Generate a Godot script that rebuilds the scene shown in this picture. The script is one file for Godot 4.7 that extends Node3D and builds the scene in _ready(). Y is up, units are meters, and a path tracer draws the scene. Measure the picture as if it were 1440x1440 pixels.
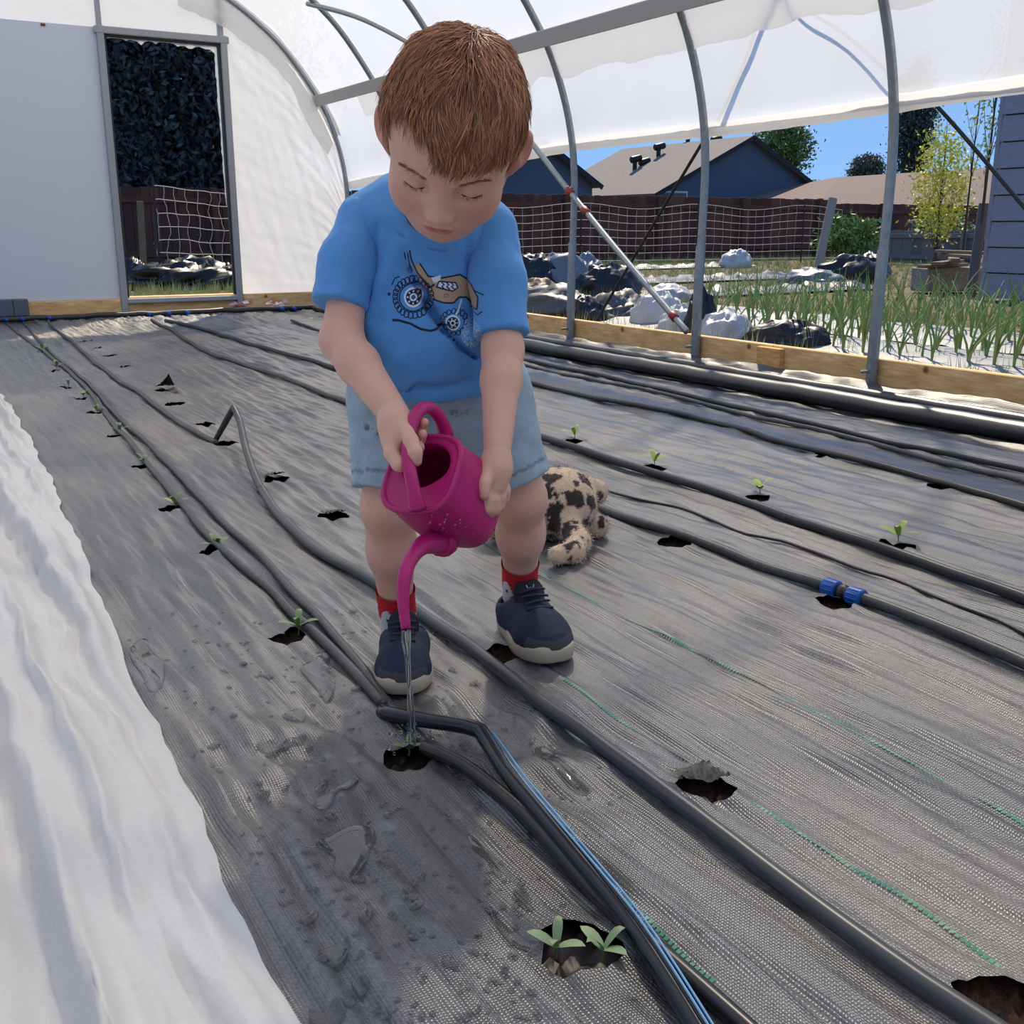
extends Node3D
# Greenhouse scene. Axes: the house runs along -Z, X goes across to the open side, the camera stands over (0, 0).
const F := 1500.0
const EYE := Vector3(0, 0.66, 0)
const FILM_Z0 := 2.6      # end behind the camera
const BACK_Z := -8.65     # end wall
const SIDE_X := 3.51      # line of the hoops on the open side
var fwd: Vector3
var rgt: Vector3
var upv: Vector3
var names := {}
var mats := {}
var rng := RandomNumberGenerator.new()
var nz := FastNoiseLite.new()
var holes := []           # [Vector2(x, z), radius]
var meshes := {}

# ---------- pixels to places ----------
func ray(px: float, py: float) -> Vector3:
	return fwd + rgt * ((px - 720.0) / F) + upv * ((720.0 - py) / F)
func P(px: float, py: float, d: float) -> Vector3:
	return EYE + ray(px, py) * d
func G(px: float, py: float, h := 0.0) -> Vector3:
	var d := ray(px, py)
	return EYE + d * ((h - EYE.y) / d.y)
func OZ(px: float, py: float, z: float) -> Vector3:
	var d := ray(px, py)
	return EYE + d * ((z - EYE.z) / d.z)
func OX(px: float, py: float, x: float) -> Vector3:
	var d := ray(px, py)
	return EYE + d * ((x - EYE.x) / d.x)

# ---------- naming ----------
func numbered(called: String) -> String:
	names[called] = names.get(called, -1) + 1
	return called if names[called] == 0 else "%s_%03d" % [called, names[called]]
func thing(called: String, label: String, category: String, at := Vector3.ZERO, group := "") -> Node3D:
	var o := Node3D.new()
	o.name = numbered(called)
	add_child(o)
	o.position = at
	tag(o, label, category, group)
	return o
func tag(o: Node, label: String, category := "", group := "", kind := "") -> void:
	if label: o.set_meta("label", label)
	if category: o.set_meta("category", category)
	if group: o.set_meta("group", group)
	if kind: o.set_meta("kind", kind)
func obj(called: String, mesh: Mesh, m: Material, parent: Node = self, at := Vector3.ZERO) -> MeshInstance3D:
	var o := MeshInstance3D.new()
	o.name = numbered(called) if parent == self else called
	o.mesh = mesh
	o.material_override = m
	o.position = at
	parent.add_child(o, true)
	return o
func struct(called: String, mesh: Mesh, m: Material, label: String) -> MeshInstance3D:
	var o := obj(called, mesh, m)
	tag(o, label, "", "", "structure")
	return o

# ---------- materials ----------
func mat(key: String, c: Color, rough := 0.7, more := {}) -> StandardMaterial3D:
	if mats.has(key): return mats[key]
	var m := StandardMaterial3D.new()
	m.resource_name = key
	m.albedo_color = c
	m.roughness = rough
	for k in more: m.set(k, more[k])
	mats[key] = m
	return m
func noise_tex(freq: float, c0: Color, c1: Color, size := 256, seed := 1, octaves := 4, stretch := Vector2.ONE) -> ImageTexture:
	var n := FastNoiseLite.new()
	n.seed = seed; n.frequency = 1.0; n.fractal_octaves = octaves
	var im := Image.create(size, size, false, Image.FORMAT_RGB8)
	for y in size:
		for x in size:
			# seamless on a torus
			var a := TAU * x / size; var b := TAU * y / size
			var r := freq / TAU
			var v := n.get_noise_3d(cos(a) * r * stretch.x, sin(a) * r * stretch.x + 7.0 * cos(b) * r * stretch.y * 0.31, sin(b) * r * stretch.y)
			im.set_pixel(x, y, c0.lerp(c1, clampf(v * 0.9 + 0.5, 0, 1)))
	return ImageTexture.create_from_image(im)
func weave_tex() -> Array:
	# plain weave of flat tapes, 12 by 12 tapes; [colour, relief]
	var s := 192
	var im := Image.create(s, s, false, Image.FORMAT_RGB8)
	var hi := Image.create(s, s, false, Image.FORMAT_RGB8)
	var r := RandomNumberGenerator.new(); r.seed = 5
	var tone := []
	for i in 144: tone.append(r.randf_range(0.8, 1.0))
	for y in s:
		for x in s:
			var cx := x / 16; var cy := y / 16
			var u := (x % 16) / 16.0; var v := (y % 16) / 16.0
			var warp := (cx + cy) % 2 == 0
			var h := (sin(PI * u) ** 0.6) * (0.55 + 0.45 * sin(PI * v)) if warp else (sin(PI * v) ** 0.6) * (0.55 + 0.45 * sin(PI * u))
			var t: float = tone[(cx * 12 + cy) % 144]
			im.set_pixel(x, y, Color(t, t, t))
			hi.set_pixel(x, y, Color(h, h, h))
	return [ImageTexture.create_from_image(im), ImageTexture.create_from_image(hi)]

# ---------- mesh building ----------
func normals(v: PackedVector3Array, idx: PackedInt32Array) -> PackedVector3Array:
	var n := PackedVector3Array(); n.resize(v.size())
	for t in range(0, idx.size(), 3):
		var a := idx[t]; var b := idx[t + 1]; var c := idx[t + 2]
		var q := (v[c] - v[a]).cross(v[b] - v[a])
		n[a] += q; n[b] += q; n[c] += q
	for i in n.size():
		n[i] = n[i].normalized() if n[i].length_squared() > 1e-20 else Vector3.UP
	return n
func am(v: PackedVector3Array, idx: PackedInt32Array, uv := PackedVector2Array(), col := PackedColorArray()) -> ArrayMesh:
	var a := []; a.resize(Mesh.ARRAY_MAX)
	a[Mesh.ARRAY_VERTEX] = v; a[Mesh.ARRAY_INDEX] = idx; a[Mesh.ARRAY_NORMAL] = normals(v, idx)
	if uv.size(): a[Mesh.ARRAY_TEX_UV] = uv
	if col.size(): a[Mesh.ARRAY_COLOR] = col
	var m := ArrayMesh.new(); m.add_surface_from_arrays(Mesh.PRIMITIVE_TRIANGLES, a)
	return m
class Bag:
	# collects pieces of one part
	var v := PackedVector3Array()
	var i := PackedInt32Array()
	var c := PackedColorArray()
	var uv := PackedVector2Array()
	func tri(a: Vector3, b: Vector3, d: Vector3, col := Color.WHITE) -> void:
		var k := v.size()
		v.append_array([a, b, d]); i.append_array([k, k + 1, k + 2]); c.append_array([col, col, col])
	func quad(a: Vector3, b: Vector3, d: Vector3, e: Vector3, col := Color.WHITE) -> void:
		var k := v.size()
		v.append_array([a, b, d, e]); i.append_array([k, k + 1, k + 2, k, k + 2, k + 3]); c.append_array([col, col, col, col])
	func box(at: Vector3, size: Vector3, b := Basis(), col := Color.WHITE) -> void:
		var h := size * 0.5
		var q := []
		for z in [-1, 1]:
			for y in [-1, 1]:
				for x in [-1, 1]:
					q.append(at + b * Vector3(h.x * x, h.y * y, h.z * z))
		for f in [[0, 2, 3, 1], [5, 7, 6, 4], [4, 6, 2, 0], [1, 3, 7, 5], [2, 6, 7, 3], [4, 0, 1, 5]]:
			quad(q[f[3]], q[f[2]], q[f[1]], q[f[0]], col)
	func tube(pts: Array, rad, sides := 8, caps := true, col := Color.WHITE, flat := 1.0) -> void:
		var k0 := v.size()
		var n := pts.size()
		var t: Vector3 = (pts[1] - pts[0]).normalized()
		var u := t.cross(Vector3.UP)
		if u.length() < 0.05: u = t.cross(Vector3.RIGHT)
		u = u.normalized()
		for p in n:
			var d: Vector3 = (pts[mini(p + 1, n - 1)] - pts[maxi(p - 1, 0)]).normalized()
			u = (u - d * u.dot(d)).normalized()
			var w := d.cross(u)
			var r: float = rad[p] if rad is Array else rad
			for s in sides:
				var a := TAU * s / sides
				v.append(pts[p] + (u * cos(a) + w * sin(a) * flat) * r); c.append(col)
				uv.append(Vector2(float(s) / sides, p * 0.1))
		for p in n - 1:
			for s in sides:
				var a := k0 + p * sides + s; var b := k0 + p * sides + (s + 1) % sides
				i.append_array([a, a + sides, b, b, a + sides, b + sides])
		if caps:
			for e in [0, n - 1]:
				var k := v.size(); v.append(pts[e]); c.append(col); uv.append(Vector2.ZERO)
				for s in sides:
					var a: int = k0 + (e * sides) + s; var b: int = k0 + (e * sides) + (s + 1) % sides
					if e == 0: i.append_array([k, a, b])
					else: i.append_array([k, b, a])
	func blade(pts: Array, w: float, side: Vector3, col := Color.WHITE) -> void:
		# a flat tapering leaf with a slight keel
		var n := pts.size()
		var k := v.size()
		for p in n:
			var t := float(p) / (n - 1)
			var ww := w * (sin(PI * clampf(t * 0.9 + 0.1, 0, 1)) ** 0.7)
			v.append(pts[p] - side * ww); v.append(pts[p] + side * ww)
			c.append(col); c.append(col)
		for p in n - 1:
			var a := k + p * 2
			i.append_array([a, a + 2, a + 1, a + 1, a + 2, a + 3])
func mesh_of(b: Bag, colored := false) -> ArrayMesh:
	return am(b.v, b.i, b.uv if b.uv.size() == b.v.size() else PackedVector2Array(), b.c if colored else PackedColorArray())
func tube_mesh(pts: Array, rad, sides := 10) -> ArrayMesh:
	var b := Bag.new(); b.tube(pts, rad, sides); return mesh_of(b)
func flat_mesh(b: Bag, colored := false) -> ArrayMesh:
	return mesh_of(b, colored)
func smooth_path(pts: Array, step := 0.05, closed := false) -> Array:
	# Catmull-Rom through the points
	var out := []
	for s in pts.size() - 1:
		var p0: Vector3 = pts[maxi(s - 1, 0)]; var p1: Vector3 = pts[s]; var p2: Vector3 = pts[s + 1]; var p3: Vector3 = pts[mini(s + 2, pts.size() - 1)]
		var n := maxi(1, int(p1.distance_to(p2) / step))
		for q in n: out.append(p1.cubic_interpolate(p2, p0, p3, float(q) / n))
	out.append(pts[-1])
	return out
func cbox(size: Vector3, bev := 0.004) -> ArrayMesh:
	# a box with chamfered edges
	var key := "cbox%s%f" % [size, bev]
	if meshes.has(key): return meshes[key]
	var b := Bag.new()
	var h := size * 0.5
	var q := func(sx: int, sy: int, sz: int, ax: int) -> Vector3:
		var p := Vector3(sx * h.x, sy * h.y, sz * h.z)
		if ax != 0: p.x -= sx * bev
		if ax != 1: p.y -= sy * bev
		if ax != 2: p.z -= sz * bev
		return p
	var put := func(l: Array) -> void:
		var mid := Vector3.ZERO
		for p in l: mid += p
		var nn: Vector3 = (l[2] - l[0]).cross(l[1] - l[0])
		if nn.dot(mid) < 0: l.reverse()
		if l.size() == 4: b.quad(l[0], l[1], l[2], l[3])
		else: b.tri(l[0], l[1], l[2])
	for s in [-1, 1]:
		put.call([q.call(s, -1, -1, 0), q.call(s, 1, -1, 0), q.call(s, 1, 1, 0), q.call(s, -1, 1, 0)])
		put.call([q.call(-1, s, -1, 1), q.call(1, s, -1, 1), q.call(1, s, 1, 1), q.call(-1, s, 1, 1)])
		put.call([q.call(-1, -1, s, 2), q.call(1, -1, s, 2), q.call(1, 1, s, 2), q.call(-1, 1, s, 2)])
		for r in [-1, 1]:
			put.call([q.call(s, r, -1, 0), q.call(s, r, 1, 0), q.call(s, r, 1, 1), q.call(s, r, -1, 1)])
			put.call([q.call(s, -1, r, 0), q.call(s, 1, r, 0), q.call(s, 1, r, 2), q.call(s, -1, r, 2)])
			put.call([q.call(-1, s, r, 1), q.call(1, s, r, 1), q.call(1, s, r, 2), q.call(-1, s, r, 2)])
			for w in [-1, 1]:
				put.call([q.call(s, r, w, 0), q.call(s, r, w, 1), q.call(s, r, w, 2)])
	meshes[key] = mesh_of(b)
	return meshes[key]
func grid_mesh(nu: int, nv: int, f: Callable, uvs := false) -> ArrayMesh:
	var v := PackedVector3Array(); var idx := PackedInt32Array(); var uv := PackedVector2Array()
	for b in nv + 1:
		for a in nu + 1:
			v.append(f.call(float(a) / nu, float(b) / nv))
			if uvs: uv.append(Vector2(float(a) / nu, float(b) / nv))
	for b in nv:
		for a in nu:
			var k := b * (nu + 1) + a
			idx.append_array([k, k + 1, k + nu + 1, k + 1, k + nu + 2, k + nu + 1])
	return am(v, idx, uv)

# ---------- solid shapes from distance fields ----------
class Sdf:
	var cell: float
	var lo: Vector3
	var nx: int
	var ny: int
	var nzz: int
	var g := PackedFloat32Array()
	func _init(a: Vector3, b: Vector3, c: float) -> void:
		cell = c; lo = a
		nx = int((b.x - a.x) / c) + 2; ny = int((b.y - a.y) / c) + 2; nzz = int((b.z - a.z) / c) + 2
		g.resize(nx * ny * nzz); g.fill(10.0)
	func rng3(a: Vector3, b: Vector3) -> Array:
		var p := ((a - lo) / cell).floor(); var q := ((b - lo) / cell).ceil()
		return [clampi(int(p.x), 0, nx - 1), clampi(int(q.x), 0, nx - 1), clampi(int(p.y), 0, ny - 1), clampi(int(q.y), 0, ny - 1), clampi(int(p.z), 0, nzz - 1), clampi(int(q.z), 0, nzz - 1)]
	func cap(a: Vector3, b: Vector3, ra: float, rb: float, k := 0.01, sub := false) -> void:
		var pad := maxf(ra, rb) + k + 3.0 * cell
		var w := Vector3(pad, pad, pad)
		var e := rng3(Vector3(minf(a.x, b.x), minf(a.y, b.y), minf(a.z, b.z)) - w, Vector3(maxf(a.x, b.x), maxf(a.y, b.y), maxf(a.z, b.z)) + w)
		var ba := b - a
		var l2 := maxf(ba.length_squared(), 1e-9)
		for z in range(e[4], e[5] + 1):
			for y in range(e[2], e[3] + 1):
				var at: int = (z * ny + y) * nx
				for x in range(e[0], e[1] + 1):
					var pa := lo + Vector3(x, y, z) * cell - a
					var t := clampf(pa.dot(ba) / l2, 0.0, 1.0)
					var d := (pa - ba * t).length() - ra - (rb - ra) * t
					var o := g[at + x]
					if sub:
						d = -d
						var h := maxf(k - absf(o - d), 0.0) / k
						g[at + x] = maxf(o, d) + h * h * k * 0.25
					else:
						var h := maxf(k - absf(o - d), 0.0) / k
						g[at + x] = minf(o, d) - h * h * k * 0.25
	func ell(c: Vector3, r: Vector3, k := 0.01, bs := Basis(), sub := false) -> void:
		var pad := maxf(r.x, maxf(r.y, r.z)) + k + 3.0 * cell
		var w := Vector3(pad, pad, pad)
		var e := rng3(c - w, c + w)
		var inv := bs.transposed()
		var r2 := r * r
		for z in range(e[4], e[5] + 1):
			for y in range(e[2], e[3] + 1):
				var at: int = (z * ny + y) * nx
				for x in range(e[0], e[1] + 1):
					var p := inv * (lo + Vector3(x, y, z) * cell - c)
					var k0 := (p / r).length()
					var d := k0 * (k0 - 1.0) / maxf((p / r2).length(), 1e-6)
					var o := g[at + x]
					if sub:
						d = -d
						var h := maxf(k - absf(o - d), 0.0) / k
						g[at + x] = maxf(o, d) + h * h * k * 0.25
					else:
						var h := maxf(k - absf(o - d), 0.0) / k
						g[at + x] = minf(o, d) - h * h * k * 0.25
	func val(p: Vector3) -> float:
		var q := (p - lo) / cell
		var x := clampi(int(q.x), 0, nx - 2); var y := clampi(int(q.y), 0, ny - 2); var z := clampi(int(q.z), 0, nzz - 2)
		var f := q - Vector3(x, y, z)
		var k := (z * ny + y) * nx + x
		var a := lerpf(lerpf(g[k], g[k + 1], f.x), lerpf(g[k + nx], g[k + nx + 1], f.x), f.y)
		k += nx * ny
		var b := lerpf(lerpf(g[k], g[k + 1], f.x), lerpf(g[k + nx], g[k + nx + 1], f.x), f.y)
		return lerpf(a, b, f.z)
	func hit(from: Vector3, dir: Vector3, reach := 1.0) -> Vector3:
		# first point of the surface along a line
		var t := 0.0
		while t < reach:
			if val(from + dir * t) < 0.0: break
			t += cell * 0.4
		return from + dir * t
	func chain(pts: Array, rad: Array, k := 0.01) -> void:
		for s in pts.size() - 1: cap(pts[s], pts[s + 1], rad[s], rad[s + 1], k)
	func rbox(c: Vector3, h: Vector3, r: float, bs := Basis(), k := 0.004) -> void:
		var pad := h.length() + r + k + 3.0 * cell
		var w := Vector3(pad, pad, pad)
		var e := rng3(c - w, c + w)
		var inv := bs.transposed()
		for z in range(e[4], e[5] + 1):
			for y in range(e[2], e[3] + 1):
				var at: int = (z * ny + y) * nx
				for x in range(e[0], e[1] + 1):
					var q := (inv * (lo + Vector3(x, y, z) * cell - c)).abs() - h
					var d := Vector3(maxf(q.x, 0), maxf(q.y, 0), maxf(q.z, 0)).length() + minf(maxf(q.x, maxf(q.y, q.z)), 0.0) - r
					var o := g[at + x]
					var hh := maxf(k - absf(o - d), 0.0) / k
					g[at + x] = minf(o, d) - hh * hh * k * 0.25
	func cut(n: Vector3, p0: Vector3, a := Vector3(-1e3, -1e3, -1e3), b := Vector3(1e3, 1e3, 1e3)) -> void:
		# take away what lies beyond the plane on the side of n, inside the box a..b
		var e := rng3(a, b)
		for z in range(e[4], e[5] + 1):
			for y in range(e[2], e[3] + 1):
				var at: int = (z * ny + y) * nx
				for x in range(e[0], e[1] + 1):
					g[at + x] = maxf(g[at + x], n.dot(lo + Vector3(x, y, z) * cell - p0))
	func push(f: Callable, reach := 0.02) -> void:
		var k := 0
		for z in nzz:
			for y in ny:
				for x in nx:
					if absf(g[k]) < reach: g[k] += f.call(lo + Vector3(x, y, z) * cell)
					k += 1
	func mesh(b: Bag, tint = null, xf := Transform3D()) -> void:
		var vid := PackedInt32Array(); vid.resize(nx * ny * nzz); vid.fill(-1)
		var sx := 1; var sy := nx; var sz := nx * ny
		var corners := [0, sx, sy, sx + sy, sz, sx + sz, sy + sz, sx + sy + sz]
		var cpos := [Vector3(0, 0, 0), Vector3(1, 0, 0), Vector3(0, 1, 0), Vector3(1, 1, 0), Vector3(0, 0, 1), Vector3(1, 0, 1), Vector3(0, 1, 1), Vector3(1, 1, 1)]
		var edges := [[0, 1], [2, 3], [4, 5], [6, 7], [0, 2], [1, 3], [4, 6], [5, 7], [0, 4], [1, 5], [2, 6], [3, 7]]
		var lim := 3.0 * cell
		for z in nzz - 1:
			for y in ny - 1:
				var row := (z * ny + y) * nx
				for x in nx - 1:
					var k := row + x
					var d0 := g[k]
					if d0 > lim or d0 < -lim: continue
					var inside := 0
					for q in 8:
						if g[k + corners[q]] < 0.0: inside += 1
					if inside == 0 or inside == 8: continue
					var sum := Vector3.ZERO
					var cnt := 0
					for ed in edges:
						var a: float = g[k + corners[ed[0]]]; var c2: float = g[k + corners[ed[1]]]
						if (a < 0.0) != (c2 < 0.0):
							var pa: Vector3 = cpos[ed[0]]; var pb: Vector3 = cpos[ed[1]]
							sum += pa.lerp(pb, a / (a - c2)); cnt += 1
					var p := lo + (Vector3(x, y, z) + sum / cnt) * cell
					vid[k] = b.v.size()
					b.v.append(xf * p)
					b.c.append(tint.call(p) if tint != null else Color.WHITE)
					if x > 0 and y > 0 and z > 0:
						var s0 := d0 < 0.0
						if s0 != (g[k + sx] < 0.0): quad(b, vid, k, k - sy, k - sy - sz, k - sz, s0)
						if s0 != (g[k + sy] < 0.0): quad(b, vid, k, k - sz, k - sz - sx, k - sx, s0)
						if s0 != (g[k + sz] < 0.0): quad(b, vid, k, k - sx, k - sx - sy, k - sy, s0)
	func quad(b: Bag, vid: PackedInt32Array, p: int, q: int, r: int, s: int, flip: bool) -> void:
		var a := vid[p]; var c := vid[q]; var d := vid[r]; var e := vid[s]
		if a < 0 or c < 0 or d < 0 or e < 0: return
		if flip: b.i.append_array([a, d, c, a, e, d])
		else: b.i.append_array([a, c, d, a, d, e])

# ---------- the greenhouse ----------
var prof := []
func make_profile() -> void:
	var half := [Vector2(3.51, -0.12), Vector2(3.515, 0.5), Vector2(3.52, 0.95), Vector2(3.475, 1.25), Vector2(3.37, 1.54), Vector2(3.24, 1.75), Vector2(3.05, 1.99), Vector2(2.86, 2.16), Vector2(2.66, 2.3), Vector2(2.3, 2.5), Vector2(1.8, 2.7), Vector2(1.2, 2.84), Vector2(0.6, 2.89)]
	var pts := []
	for p in half: pts.append(Vector3(p.x, p.y, 0))
	for i in range(half.size() - 2, -1, -1): pts.append(Vector3(1.2 - half[i].x, half[i].y, 0))
	prof = smooth_path(pts, 0.07)
func arch_y(x: float) -> float:
	var best := 0.0
	for i in prof.size() - 1:
		var a: Vector3 = prof[i]; var b: Vector3 = prof[i + 1]
		if a.y > 1.0 and b.y > 1.0 and (a.x - x) * (b.x - x) <= 0 and absf(a.x - b.x) > 1e-6:
			best = maxf(best, lerpf(a.y, b.y, (x - a.x) / (b.x - a.x)))
	return best
func prof_at(y: float) -> float:
	# x of the hoop on the open side at a height
	for i in prof.size() - 1:
		if prof[i].x > 0.6 and (prof[i].y - y) * (prof[i + 1].y - y) <= 0:
			return lerpf(prof[i].x, prof[i + 1].x, (y - prof[i].y) / maxf(prof[i + 1].y - prof[i].y, 1e-6))
	return SIDE_X
func roll_y(z: float) -> float:
	return 1.135 - 0.0065 * (z + 2.0) * (z + 2.0) * 0.5 + 0.012 * sin(z * 2.1)
func film_mat(key: String, c: Color, alpha: float) -> StandardMaterial3D:
	return mat(key, Color(c.r, c.g, c.b, alpha), 0.45, {"transparency": BaseMaterial3D.TRANSPARENCY_ALPHA, "backlight_enabled": true, "backlight": Color(1, 1, 1), "cull_mode": BaseMaterial3D.CULL_DISABLED})

func greenhouse() -> void:
	make_profile()
	var film := film_mat("greenhouse_film", Color(0.95, 0.94, 0.92), 0.84)
	var steel := mat("galvanised_steel", Color(0.62, 0.65, 0.66), 0.42, {"metallic": 0.75, "albedo_texture": noise_tex(9, Color(0.86, 0.86, 0.86), Color(1, 1, 1), 128, 3), "uv1_triplanar": true, "uv1_world_triplanar": true, "uv1_scale": Vector3(6, 2, 6)})
	var wood := mat("pine_board", Color(0.93, 0.81, 0.62), 0.75, {"albedo_texture": grain_tex(), "uv1_triplanar": true, "uv1_world_triplanar": true, "uv1_scale": Vector3(1.0, 1.0, 1.0)})
	# roof sheet: from the rolled edge on the open side over the top down to the far ground
	var n := FastNoiseLite.new(); n.seed = 11; n.frequency = 1.0
	var start := 0
	while prof[start].y < 1.06: start += 1
	var m_count: int = prof.size() - start
	var rows := 150
	var roof := grid_mesh(m_count, rows, func(u: float, w: float) -> Vector3:
		var z := lerpf(BACK_Z - 0.02, FILM_Z0, w)
		var i := int(round(u * m_count))
		if i == 0: return Vector3(3.565, roll_y(z) + 0.01, z)
		var p: Vector3 = prof[start + i - 1]
		var q: Vector3 = (prof[mini(start + i, prof.size() - 1)] - prof[start + i - 2]).normalized()
		var o := Vector3(q.y, -q.x, 0)
		var sag := absf(sin((z + 8.65) / 1.13 * PI))
		return Vector3(p.x, p.y, z) + o * (0.034 - 0.008 * sag + 0.006 * n.get_noise_2d(p.x * 2.5 + p.y * 3, z * 7) + 0.009 * n.get_noise_2d(p.y * 14 + p.x * 9, z * 1.5)))
	var ceil := struct("ceiling", roof, film, "milky plastic film roof stretched over the steel hoops")
	# rolled edge of the film on the open side
	var rp := []
	var rr := []
	for k in 200:
		var z := lerpf(BACK_Z, FILM_Z0, k / 199.0)
		rp.append(Vector3(3.57, roll_y(z), z)); rr.append(0.033 + 0.005 * n.get_noise_1d(z * 9) + 0.003 * n.get_noise_1d(z * 31 + 50))
	var roll := obj("rolled_film_edge", tube_mesh(rp, rr, 14), film_mat("rolled_film", Color(0.9, 0.89, 0.86), 0.97))
	tag(roll, "wrinkled roll of milky plastic film hanging along the open side", "plastic roll")
	# a second loose layer under the purlin
	var flap := grid_mesh(160, 6, func(u: float, w: float) -> Vector3:
		var z := lerpf(-7.9, 2.0, u)
		var drop := 0.20 + 0.05 * n.get_noise_1d(z * 1.6) + 0.02 * n.get_noise_1d(z * 6)
		var y := 1.66 - w * drop
		return Vector3(prof_at(y) - 0.0 + 0.014 * n.get_noise_2d(z * 22, w * 1.5) * (0.3 + w), y, z))
	var fl := obj("film_flap", flap, film_mat("loose_film", Color(0.93, 0.92, 0.90), 0.9))
	tag(fl, "ruffled loose strip of plastic film hanging below the long side rail", "plastic film")
	# hoops, each with the ground post it is set into
	var zs := [-8.62, -7.5, -6.4, -5.25, -4.13, -3.02, -1.9, -0.8]
	var lab := ["steel hoop at the end wall with torn film hanging from it", "steel hoop next after the end wall hoop", "steel hoop two along from the end wall hoop", "steel hoop clamped to the slanting brace pipe with red-tipped ends", "steel hoop whose foot takes the lower end of the brace pipe", "steel hoop standing beside the open view of green onions", "steel hoop one along from the onion-view hoop, away from the end wall", "steel hoop two along from the onion-view hoop, away from the end wall"]
	for k in zs.size():
		var hoop := thing("steel_hoop", lab[k] if k < lab.size() else "galvanised steel hoop over the bare end of the house", "hoop", Vector3(SIDE_X, 0, zs[k]), "steel hoops of the greenhouse")
		var pts := []
		for p in prof: pts.append(p - Vector3(SIDE_X, 0, 0))
		obj("arch_pipe", tube_mesh(pts, 0.0195, 14), steel, hoop)
		for s in [0, 1]:
			var gx := 0.0 if s == 0 else 1.2 - 2 * SIDE_X
			obj("ground_post", tube_mesh([Vector3(gx, -0.15, 0), Vector3(gx, 0.35, 0), Vector3(gx + 0.005 * (1 - 2 * s), 0.575, 0)], 0.0235, 14), steel, hoop)
		if k > 2:
			obj("bolt", cbox(Vector3(0.07, 0.012, 0.012), 0.003), steel, hoop, Vector3(-0.03, 0.09, 0.0))
	# long rail
	var rail := obj("side_rail", cbox(Vector3(0.03, 0.085, FILM_Z0 - BACK_Z), 0.004), mat("grey_rail", Color(0.68, 0.67, 0.65), 0.6), self, Vector3(prof_at(1.635) - 0.035, 1.635, (FILM_Z0 + BACK_Z) / 2))
	rail.rotation.z = 0.32
	tag(rail, "long grey side rail fixed across the steel hoops under the film", "rail")
	# brace pipe that follows the curve from the second hoop down to the foot of the fifth
	var bq := []
	for q in [[-7.55, 2.14], [-7.0, 1.97], [-6.4, 1.66], [-5.8, 1.28], [-5.25, 0.86], [-4.7, 0.50], [-4.16, 0.16]]:
		bq.append(Vector3(prof_at(q[1]) - 0.037, q[1], q[0]))
	var bp := smooth_path(bq, 0.09)
	var brace := thing("brace_pipe", "slanting steel brace pipe crossing the hoops down to the wooden base board", "pipe", Vector3.ZERO)
	obj("pipe", tube_mesh(bp, 0.0165, 12), steel, brace)
	var red := mat("red_cap", Color(0.55, 0.12, 0.12), 0.5)
	for t in [int(bp.size() * 0.66), int(bp.size() * 0.70), bp.size() - 3]:
		obj("clamp", tube_mesh([bp[t] - (bp[t + 1] - bp[t]) * 0.15, bp[t] + (bp[t + 1] - bp[t]) * 0.35], 0.022, 12), red, brace)
	# rope zigzag outside the film
	var rope := thing("tie_rope", "dark rope zigzagging down outside the rolled film to the ground", "rope")
	var dark := mat("dark_rope", Color(0.10, 0.13, 0.15), 0.7)
	var top := OX(1095, -70, 3.45)
	var r1 := [OX(838, 452, 3.60), OX(985, 205, 3.61), OX(1008, 172, 3.585), OX(1050, 80, 3.50), top]
	var r2 := [top, OX(1120, 0, 3.47), OX(1190, 50, 3.52), OX(1262, 112, 3.60), OX(1316, 148, 3.62), OX(1440, 291, 3.62), OX(1530, 395, 3.62)]
	obj("strand", tube_mesh(smooth_path(r1, 0.05), 0.008, 8), dark, rope)
	obj("strand", tube_mesh(smooth_path(r2, 0.05), 0.008, 8), dark, rope)
	# base boards on the open side
	var bb := thing("baseboard_right", "pale pine base boards along the open side", "", Vector3(SIDE_X + 0.045, 0.065, 0))
	bb.remove_meta("category"); bb.set_meta("kind", "structure")
	var ends := [BACK_Z, -7.2, -3.62, -0.1, FILM_Z0]
	for k in 4:
		obj("board", cbox(Vector3(0.038, 0.15, ends[k + 1] - ends[k] - 0.003), 0.004), wood, bb, Vector3(0, 0, (ends[k] + ends[k + 1]) / 2))
	obj("splice_block", cbox(Vector3(0.03, 0.11, 0.15), 0.003), mat("pine_block", Color(0.88, 0.72, 0.50), 0.8, {"albedo_texture": grain_tex(), "uv1_triplanar": true, "uv1_scale": Vector3(2, 2, 2)}), bb, Vector3(-0.034, 0.01, -3.62))
	# ---- end wall ----
	var z := BACK_Z
	var xl := OZ(157, 240, z).x
	var xr := OZ(324, 240, z).x
	var yt := OZ(157, 44, z).y
	var ys := OZ(245, 421, z).y
	var white := mat("painted_panel", Color(0.80, 0.83, 0.86), 0.5)
	var panel := obj("wall_panel", cbox(Vector3(xl - 0.4, OZ(147, 39, z).y - 0.135, 0.02), 0.003), white, self, Vector3((xl - 0.03 + 0.4) / 2, (OZ(147, 39, z).y + 0.135) / 2, z))
	tag(panel, "plain pale grey wall panel beside the doorway", "panel")
	obj("fixing", cbox(Vector3(0.03, 0.016, 0.01), 0.002), red, panel, OZ(60, 35, z) - panel.position + Vector3(0, 0, 0.014))
	var alu := mat("door_aluminium", Color(0.60, 0.61, 0.62), 0.45, {"metallic": 0.35})
	var door := thing("door_1", "narrow metal door frame standing open in the end wall", "", Vector3((xl + xr) / 2, 0, z))
	door.remove_meta("category"); door.set_meta("kind", "structure")
	var dw := xr - xl
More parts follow.
